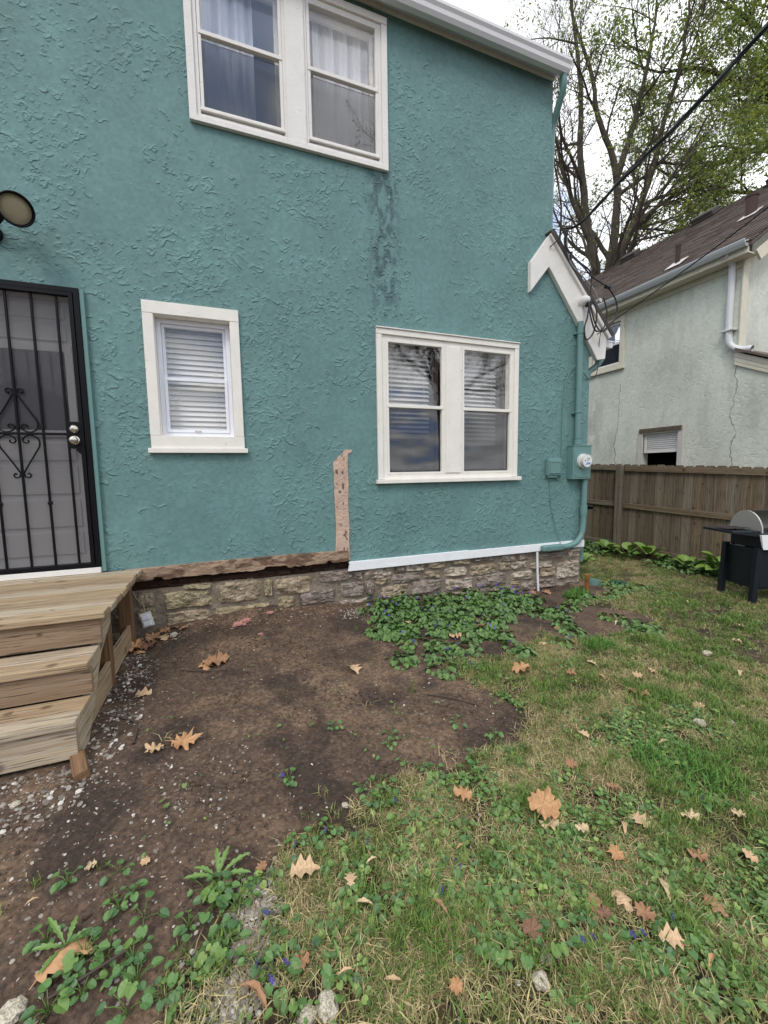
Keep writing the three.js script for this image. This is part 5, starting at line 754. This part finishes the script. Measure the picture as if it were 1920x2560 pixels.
  const hosta = (x, z, n, L, label) => { const t = thing('hosta', label, 'plant', 'hostas along the fence'); for (let k = 0; k < n; k++) { const a = k * 2.4 + R() * 0.5, m = part('leaf', hl, hm[(R() * 3) | 0], t), up = 0.25 + 0.75 * R(); m.rotation.order = 'YXZ'; m.rotation.set(-up * 0.75, a, (R() - 0.5) * 0.5); const r = 0.05 + 0.07 * (1 - up); m.position.set(Math.sin(a) * r, 0.06 + 0.20 * up * L * 3.2, Math.cos(a) * r); m.scale.set(L * 1.15, L, L * (0.85 + 0.3 * R())); } t.position.set(x, gh(x, z), z); };
  hosta(6.28, 0.30, 17, 0.25, 'largest hosta with broad light green leaves beside the grill'); hosta(6.26, -0.72, 9, 0.2, 'hosta between the fence post and the largest hosta'); hosta(6.15, -1.02, 8, 0.19, 'hosta just past the fence post'); hosta(6.1, -1.35, 7, 0.18, 'hosta tucked against the fence post foot'); hosta(6.25, -0.1, 7, 0.18, 'small hosta left of the largest one'); hosta(4.6, -0.55, 7, 0.19, 'hosta peeping past the stone house corner');
}
// dry fallen leaves
{
  const R = mulberry(515);
  const oak = (s) => bladeGeo((t) => { const k = Math.sin(Math.PI * clamp(t * 1.02)) ** 0.7, lobe = 0.30 + 0.70 * Math.pow(Math.abs(Math.sin(t * Math.PI * 3.3 + 0.3 + s)), 0.8); return [t < 0.12 ? 0.012 : 0.40 * k * lobe, t + (t < 0.12 ? 0 : 0.04 * Math.sin(t * 21 + s))]; }, 0.5 + 0.4 * s, 0.35 * (s % 2 ? -1 : 1), 22);
  const maple = (s) => { const N = 40, P = [], pos = [], lob = [[0, 1], [0.95, 0.86], [-0.95, 0.86], [1.95, 0.62], [-1.95, 0.62]]; for (let k = 0; k <= N; k++) { const a = -Math.PI + k / N * 6.2832; let r = s ? 0.46 : 0.33; for (const [b, h] of lob) { const d = Math.abs(Math.atan2(Math.sin(a - b), Math.cos(a - b))); r = Math.max(r, h * (1 - 1.0 * d ** 0.8) * 0.64); } r *= 1 + 0.12 * Math.sin(k * 2.9 + s) + (s ? 0.2 * (vn(k * 0.45, s, 12) - 0.5) * Math.min(1, (N - k) / 4) : 0); const x = Math.sin(a) * r, z = 0.42 + Math.cos(a) * r; P.push([x, 0.28 * (r * r) * (1 + 0.8 * Math.sin(a * 2 + s)) + 0.10 * Math.sin(k * 1.3 + s), z]); }
    const C = [0, 0, 0.42]; for (let k = 0; k < N; k++) { const m = (q) => [mix(C[0], q[0], 0.5), mix(C[1], q[1], 0.35), mix(C[2], q[2], 0.5)], a = m(P[k]), b = m(P[k + 1]); pos.push(...C, ...a, ...b, ...a, ...P[k], ...P[k + 1], ...a, ...P[k + 1], ...b); } const g = new THREE.BufferGeometry(); g.setAttribute('position', new THREE.Float32BufferAttribute(pos, 3)); g.computeVertexNormals(); return mergeGeometries([uvm(g, 'z'), uvm(tube([[0, 0.0, 0.42], [0.02, 0.03, 0.1], [0.05, 0.06, -0.15]], 0.012, 4, 6), 'z')]); };
  const sliver = bladeGeo((t) => [0.13 * Math.sin(Math.PI * t) ** 0.8 * (0.8 + 0.2 * Math.sin(t * 17)), t], 0.7, 0.8, 10);
  const G = { o: oak(0), p: oak(1), q: oak(0.5), m: maple(0), n: maple(2), s: sliver };
  const dlT = tex(256, 256, (i, j, c) => { const f = fbm(i / 12, j / 30, 4, 521), v = ss(0.08, 0, Math.abs(((i / 256) * 6) % 1 - 0.5) ) * 0.06, k = 0.8 + 0.4 * f - v; c[0] = k; c[1] = k * 0.99; c[2] = k * 0.97; }, true, 1, 1);
  const cols = { a: [0.52, 0.30, 0.15], b: [0.58, 0.40, 0.24], c: [0.36, 0.20, 0.11], d: [0.62, 0.48, 0.30], e: [0.24, 0.13, 0.08] }, mats = {};
  for (const k in cols) mats[k] = mat(cols[k], 0.8, { map: dlT, side: THREE.DoubleSide });
  const leaf = (x, z, s, shape, c, label, group, lift = 0.008) => { if (!soilAt(x, z)) lift = Math.max(lift, 0.034); const o = single('fallen_leaf', G[shape], mats[c], label, 'leaf', group); o.position.set(x, gh(x, z) + lift + 0.004 * R(), z); o.rotation.order = 'YXZ'; o.rotation.set((R() - 0.5) * 0.5, R() * 6.28, (R() - 0.5) * 0.5); o.scale.setScalar(s * 1.22); return o; };
  leaf(-0.33, 1.57, 0.12, 'm', 'a', 'curled orange maple leaf on bare soil beside the steps', null, 0.02); leaf(-0.36, 1.60, 0.07, 'n', 'b', 'small tan leaf touching the curled orange maple leaf', null, 0.01);
  leaf(-0.12, 0.64, 0.15, 'n', 'c', 'crumpled brown leaf on the soil in front of the foundation', null, 0.01); leaf(-0.2, 0.67, 0.11, 'p', 'a', 'torn reddish leaf beside the crumpled brown one on soil', null, 0.01);
  leaf(0.77, 1.04, 0.12, 'o', 'b', 'small tan oak leaf alone in the middle of soil'); leaf(-0.48, 1.0, 0.12, 'o', 'b', 'yellowish deeply lobed oak leaf near the gravel by steps');
  leaf(0.9, 2.44, 0.085, 'm', 'a', 'bright orange maple leaf lying flat at the lawn edge', null, 0.022); { const b = leaf(1.09, 2.62, 0.105, 'n', 'a', 'largest brown curled leaf lying on the front lawn', null, 0.05); b.rotation.set(-0.12, 2.2, 0.1); } leaf(1.16, 2.66, 0.08, 'm', 'd', 'pale tan leaf touching the largest curled leaf', null, 0.03);
  leaf(0.13, 2.49, 0.09, 'o', 'b', 'tan oak leaf on the gravelly edge of the lawn', null, 0.024); leaf(-0.56, 2.54, 0.15, 'q', 'a', 'long orange oak leaf in the lower corner by dandelion', null, 0.03); leaf(1.79, 0.93, 0.11, 'm', 'b', 'tan leaf lying among the violets near the foundation', null, 0.03); leaf(1.85, 1.52, 0.11, 'n', 'a', 'orange leaf at the border of violets and lawn', null, 0.02);
  leaf(3.31, 1.11, 0.075, 's', 'd', 'pale curled leaf on the small bare patch in lawn'); leaf(3.96, 0.38, 0.13, 'p', 'e', 'dark brown leaf behind the wooden stake');
  const many = [[0.32,2.61,0.05,'o','b'],[0.37,2.68,0.05,'s','d'],[0.15,2.74,0.04,'n','c'],[0.53,2.96,0.04,'m','a'],[0.38,2.89,0.04,'s','b'],[0.44,2.54,0.04,'s','d'],[0.55,2.73,0.06,'s','c'],[0.07,2.42,0.03,'n','c'],[-0.02,2.74,0.08,'s','c'],[0.22,2.82,0.035,'s','b'],[0.76,2.6,0.034,'s','a'],[1.05,2.89,0.065,'o','c'],[1.14,2.9,0.065,'p','b'],[1.15,2.98,0.05,'n','c'],[1.4,3.02,0.065,'q','c'],[1.13,3.06,0.07,'o','b'],[1.27,3.01,0.075,'s','d'],[1.19,3.17,0.05,'s','a'],[0.77,2.94,0.05,'n','e'],[1.28,2.81,0.06,'m','a'],[1.37,2.77,0.08,'s','b'],[1.48,2.79,0.075,'o','b'],[1.65,2.82,0.055,'n','d'],[1.9,2.87,0.055,'m','d'],[1.71,3.01,0.04,'n','b'],[1.55,2.94,0.05,'n','c'],[1.53,2.61,0.05,'m','c'],[1.86,2.67,0.05,'p','c'],[1.2,2.7,0.04,'n','d'],[1.01,2.97,0.035,'n','e'],[-0.03,2.75,0.065,'s','c'],[-0.51,2.22,0.03,'n','d'],[-0.34,2.24,0.028,'n','b'],[-0.63,2.26,0.03,'s','b'],[3.85,1.77,0.06,'m','d'],[2.39,1.63,0.07,'o','d'],[2.37,1.28,0.1,'p','b'],[2.32,1.86,0.055,'s','b'],[2.3,2.07,0.09,'n','c'],[2.73,1.91,0.065,'m','b'],[3.19,2.17,0.1,'s','d'],[3.39,0.22,0.1,'o','c'],[2.71,0.96,0.085,'p','c'],[2.55,1.95,0.05,'n','b'],[2.1,1.75,0.06,'m','c'],[1.7,2.3,0.05,'o','b'],[2.0,2.45,0.055,'s','d'],[1.45,2.45,0.045,'n','c'],[1.75,1.15,0.06,'q','b'],[2.05,0.75,0.06,'m','c'],[3.05,0.15,0.08,'o','a'],[3.2,0.12,0.07,'n','c'],[1.5,0.45,0.07,'o','b'],[1.3,0.55,0.07,'p','b'],[2.6,2.3,0.05,'n','b'],[4.3,1.6,0.06,'m','d'],[4.6,0.9,0.06,'s','d']];
  for (const [x, z, s, sh, c] of many) leaf(x, z, s, sh, c, `${{ a: 'orange', b: 'tan', c: 'brown', d: 'pale straw-coloured', e: 'dark brown' }[c]} ${{ o: 'oak leaf', p: 'lobed oak leaf', q: 'slim oak leaf', m: 'maple leaf', n: 'crumpled leaf', s: 'narrow curled leaf' }[sh]} lying ${x < 0 ? 'on the gravelly soil' : z < 1.2 ? 'by the foundation violets' : z > 2.85 ? 'in the nearest lawn grass' : z > 2.4 ? 'in the front lawn' : 'in the lawn farther back'}`, 'dry leaves scattered over the yard', 0.014);
  for (const [x, z, s, c] of [[-0.69,0.27,0.12,'a'],[-0.66,0.17,0.11,'c'],[-0.6,0.12,0.10,'a'],[-0.55,0.13,0.09,'b'],[-0.62,0.08,0.09,'c'],[-0.66,0.22,0.1,'e'],[-0.48,0.10,0.09,'c'],[-0.63,0.33,0.09,'a'],[-0.57,0.20,0.08,'c'],[-0.42,0.09,0.08,'e'],[-0.34,0.10,0.07,'c']]) leaf(x, z, s, ['o', 'm', 'n', 'p'][(R() * 4) | 0], c, 'dry brown leaf in the heap between steps and foundation', 'leaf heap beside the steps', 0.012 + 0.02 * R());
  // bits of pink insulation
  const fluff = (x, z, s, label) => { const g = new THREE.IcosahedronGeometry(1, 3), p = g.attributes.position; for (let i = 0; i < p.count; i++) { const v = V(p.getX(i), p.getY(i), p.getZ(i)), k = 0.15 + 1.6 * fbm(v.x * 4 + x * 50, v.y * 4 + v.z * 3.3, 5, 9); p.setXYZ(i, v.x * k, v.y * k * 0.4, v.z * k * 0.7); } g.computeVertexNormals(); const o = single('insulation_tuft', uvm(g), mat(0xae7d75, 0.95, { map: dlT }), label, 'insulation'); o.position.set(x, gh(x, z) + 0.01, z); o.scale.setScalar(s); };
  fluff(0.05, 0.2, 0.045, 'torn pink insulation tuft on the soil against foundation'); fluff(0.11, 0.17, 0.04, 'right half of the torn pink insulation'); fluff(0.32, 0.1, 0.03, 'dull pink scrap under the rotted sill'); fluff(0.21, 0.41, 0.02, 'tiny pinkish scrap on soil in front of insulation'); fluff(-0.06, 2.42, 0.014, 'tiny pink scrap by the toothed dandelion');
}
// stones, gravel, crumbs
{
  const R = mulberry(717);
  const pebble = (s, d = 1) => { const g = new THREE.IcosahedronGeometry(1, d), p = g.attributes.position; for (let i = 0; i < p.count; i++) { const v = V(p.getX(i), p.getY(i), p.getZ(i)), k = 0.55 + 0.9 * fbm(v.x * (d > 1 ? 2.6 : 1.6) + s * 9, v.y * 1.9 + v.z * 2.4, 3, s); p.setXYZ(i, v.x * k, v.y * k * 0.62, v.z * k * 0.85); } g.computeVertexNormals(); return uvm(g); };
  const rockT = tex(256, 256, (i, j, c) => { const n = fbm(i / 22, j / 22, 5, 811), k = 0.45 + 0.8 * n; c[0] = k; c[1] = k * 0.98; c[2] = k * 0.94; }), rockM = [mat(0xcfc8ba, 0.97, { map: rockT }), mat(0xa39a8e, 0.95, { map: rockT })];
  const rock = (x, z, s, label, m = 0) => { const o = single('limestone_rock', pebble((R() * 90) | 0, 2), rockM[m], label, 'rock'); o.position.set(x, gh(x, z) + s * 0.18, z); o.rotation.y = R() * 6; o.scale.setScalar(s * 0.62); };
  rock(2.4, 2.4, 0.058, 'pale flat stone chip in the lawn beside whiter rock'); rock(2.57, 2.46, 0.067, 'white rock in the lawn, larger of the far two'); rock(3.42, 1.83, 0.052, 'small white stone in the lawn toward the grill'); rock(0.74, 3.02, 0.042, 'speckled white round rock in the front grass'); rock(0.79, 2.98, 0.034, 'grey-brown pebble just behind speckled white rock', 1); rock(0.18, 2.86, 0.055, 'large pale rock half hidden by grass at lower edge'); rock(0.13, 2.86, 0.042, 'rougher pale rock left of the half hidden one'); rock(0.4, 2.25, 0.024, 'white pebble on soil where the lawn begins'); rock(0.25, 2.58, 0.024, 'pale stone in grass by the tan oak leaf'); rock(-0.58, 2.59, 0.055, 'pale rock in the bottom corner under orange oak leaf'); rock(-0.2, 2.7, 0.022, 'squarish grey stone among the corner violets', 1); rock(-0.89, 1.74, 0.03, 'white stone on soil in front of lowest step'); rock(-0.45, 0.18, 0.05, 'pale lump by the leaf heap at foundation');
  const gravel = [], crumbs = [], litter = [], pol = [[-0.72, 0.2], [-0.55, 0.55], [-0.55, 1.5], [-0.62, 1.8], [-0.8, 1.95], [-1.3, 1.95], [-1.3, 1.55], [-0.72, 1.55], [-0.74, 0.8]];
  const stone = (x, z, s) => { const q = R(), w = R() < 0.16 ? 1 : 0; gravel.push([x, gh(x, z) + s * 0.22, z, R() * 0.6, R() * 6.3, R() * 0.6, s * (0.7 + 0.6 * R()), s * 0.6, s, mix(mix(0.16, 0.40, q), 0.58, w), mix(mix(0.135, 0.355, q), 0.54, w), mix(mix(0.11, 0.30, q), 0.48, w)]); };
  for (let k = 0; k < 9000 && gravel.length < 950; k++) { const x = mix(-1.3, -0.4, R()), z = mix(0.15, 2.0, R()); if (inPoly(pol, x + (R() - 0.5) * 0.12, z)) stone(x, z, 0.004 + 0.011 * R() ** 2.6); }
  for (let k = 0; k < 1400; k++) { const a = R(), x = mix(0.08, -0.08, a) + (R() + R() - 1) * 0.11, z = mix(2.44, 2.84, a) + (R() + R() - 1) * 0.08; stone(x, z, 0.004 + 0.007 * R() ** 2); }
  for (let k = 0; k < 900; k++) { const x = mix(1.0, 1.2, R()) + (R() - 0.5) * 0.14, z = 0.08 + 0.18 * R(); if (k < 160) stone(x, z, 0.004 + 0.007 * R()); const x2 = mix(-0.95, 1.5, R()), z2 = mix(0.3, 2.75, R()); if (yard(x2, z2) && soilAt(x2, z2)) stone(x2, z2, 0.002 + 0.006 * R() ** 3); const x3 = mix(-0.9, 0.05, R()), z3 = mix(1.7, 2.8, R()); if (k < 620) stone(x3, z3, 0.0025 + 0.006 * R() ** 2); const x4 = mix(0.1, 1.4, R()), z4 = mix(2.2, 3.1, R()); if (k < 200) stone(x4, z4, 0.003 + 0.006 * R() ** 2); }
  inst('gravel', pebble(4, 0), mat(0xffffff, 0.9), gravel, 'pale gravel beside the steps and scattered over soil', 'gravel');
  for (let k = 0; k < 14000; k++) { const x = mix(-1.0, 1.7, R()), z = mix(0.1, 2.8, R()); if (!yard(x, z) || !soilAt(x, z)) continue; const cl = ss(0.46, 0.66, fbm(x * 6, z * 6, 3, 711)); if (R() > 0.25 + 0.75 * cl) continue; const s = 0.002 + 0.007 * R() ** 3 * (0.5 + cl), q = R(); crumbs.push([x, gh(x, z) + s * 0.3, z, R() * 3, R() * 6, R() * 3, s, undefined, undefined, mix(0.055, 0.12, q), mix(0.036, 0.08, q), mix(0.025, 0.052, q)]); }
  inst('soil_crumbs', pebble(8, 0), mat(0xffffff, 0.98), crumbs, 'dark crumbs and clods of loose garden soil', 'soil');
  const chip = new THREE.BoxGeometry(1, 0.12, 0.28); uvm(chip);
  for (let k = 0; k < 1500; k++) { const wall = R() < 0.55, x = wall ? mix(-0.7, 1.35, R()) : mix(-0.9, 2.4, R()), z = wall ? 0.03 + 0.22 * R() ** 1.6 : mix(0.3, 2.8, R()); if (!yard(x, z) || (!wall && !soilAt(x, z))) continue; const s = (wall ? 0.012 : 0.008) * (0.5 + 1.8 * R() ** 2), q = R(), w = R() < 0.25; litter.push([x, gh(x, z) + 0.004, z, (R() - 0.5) * 0.5, R() * 6.3, (R() - 0.5) * 0.5, s, s, s * (0.3 + 0.9 * R()), w ? 0.5 : mix(0.08, 0.28, q), w ? 0.4 : mix(0.045, 0.15, q), w ? 0.27 : mix(0.03, 0.09, q)]); }
  inst('bark_litter', chip, mat(0xffffff, 0.95), litter, 'brown bark chips and straw bits along the foundation', 'litter');
  const twig = (pts, r, label) => { const o = single('twig', tube(pts.map(([x, z, h]) => [x, gh(x, z) + (h ?? 0.006), z]), r, 5), M.twig, label, 'twig'); return o; };
  twig([[-0.35, 0.75], [-0.2, 0.83, 0.012], [-0.05, 0.86]], 0.004, 'thin twig lying on soil near the crumpled leaf'); twig([[1.12, 1.6], [1.22, 1.68, 0.01], [1.36, 1.8]], 0.004, 'thin twig near the lawn edge'); twig([[-0.62, 1.2], [-0.52, 1.32, 0.015], [-0.5, 1.5]], 0.006, 'crooked twig on gravel beside the steps'); twig([[-0.5, 2.6, 0.02], [-0.4, 2.585, 0.03], [-0.33, 2.56, 0.03]], 0.004, 'grey twig across the corner violets'); twig([[-0.2, 2.32], [-0.17, 2.36, 0.01], [-0.15, 2.39]], 0.0045, 'stub of brown twig on the soil above the dandelion');
  const cane = thing('bare_cane', 'thin bare stems leaning against the planks of the fence', 'plant'); part('stem', tube([[6.2, -0.1, -0.2], [6.25, 0.3, -0.5], [6.33, 0.72, -0.75]], 0.006, 5), M.twig, cane); part('stem', tube([[6.25, -0.1, 0.02], [6.3, 0.3, -0.15], [6.36, 0.6, -0.3]], 0.004, 5), M.twig, cane);
}

renderer.render(scene, camera);
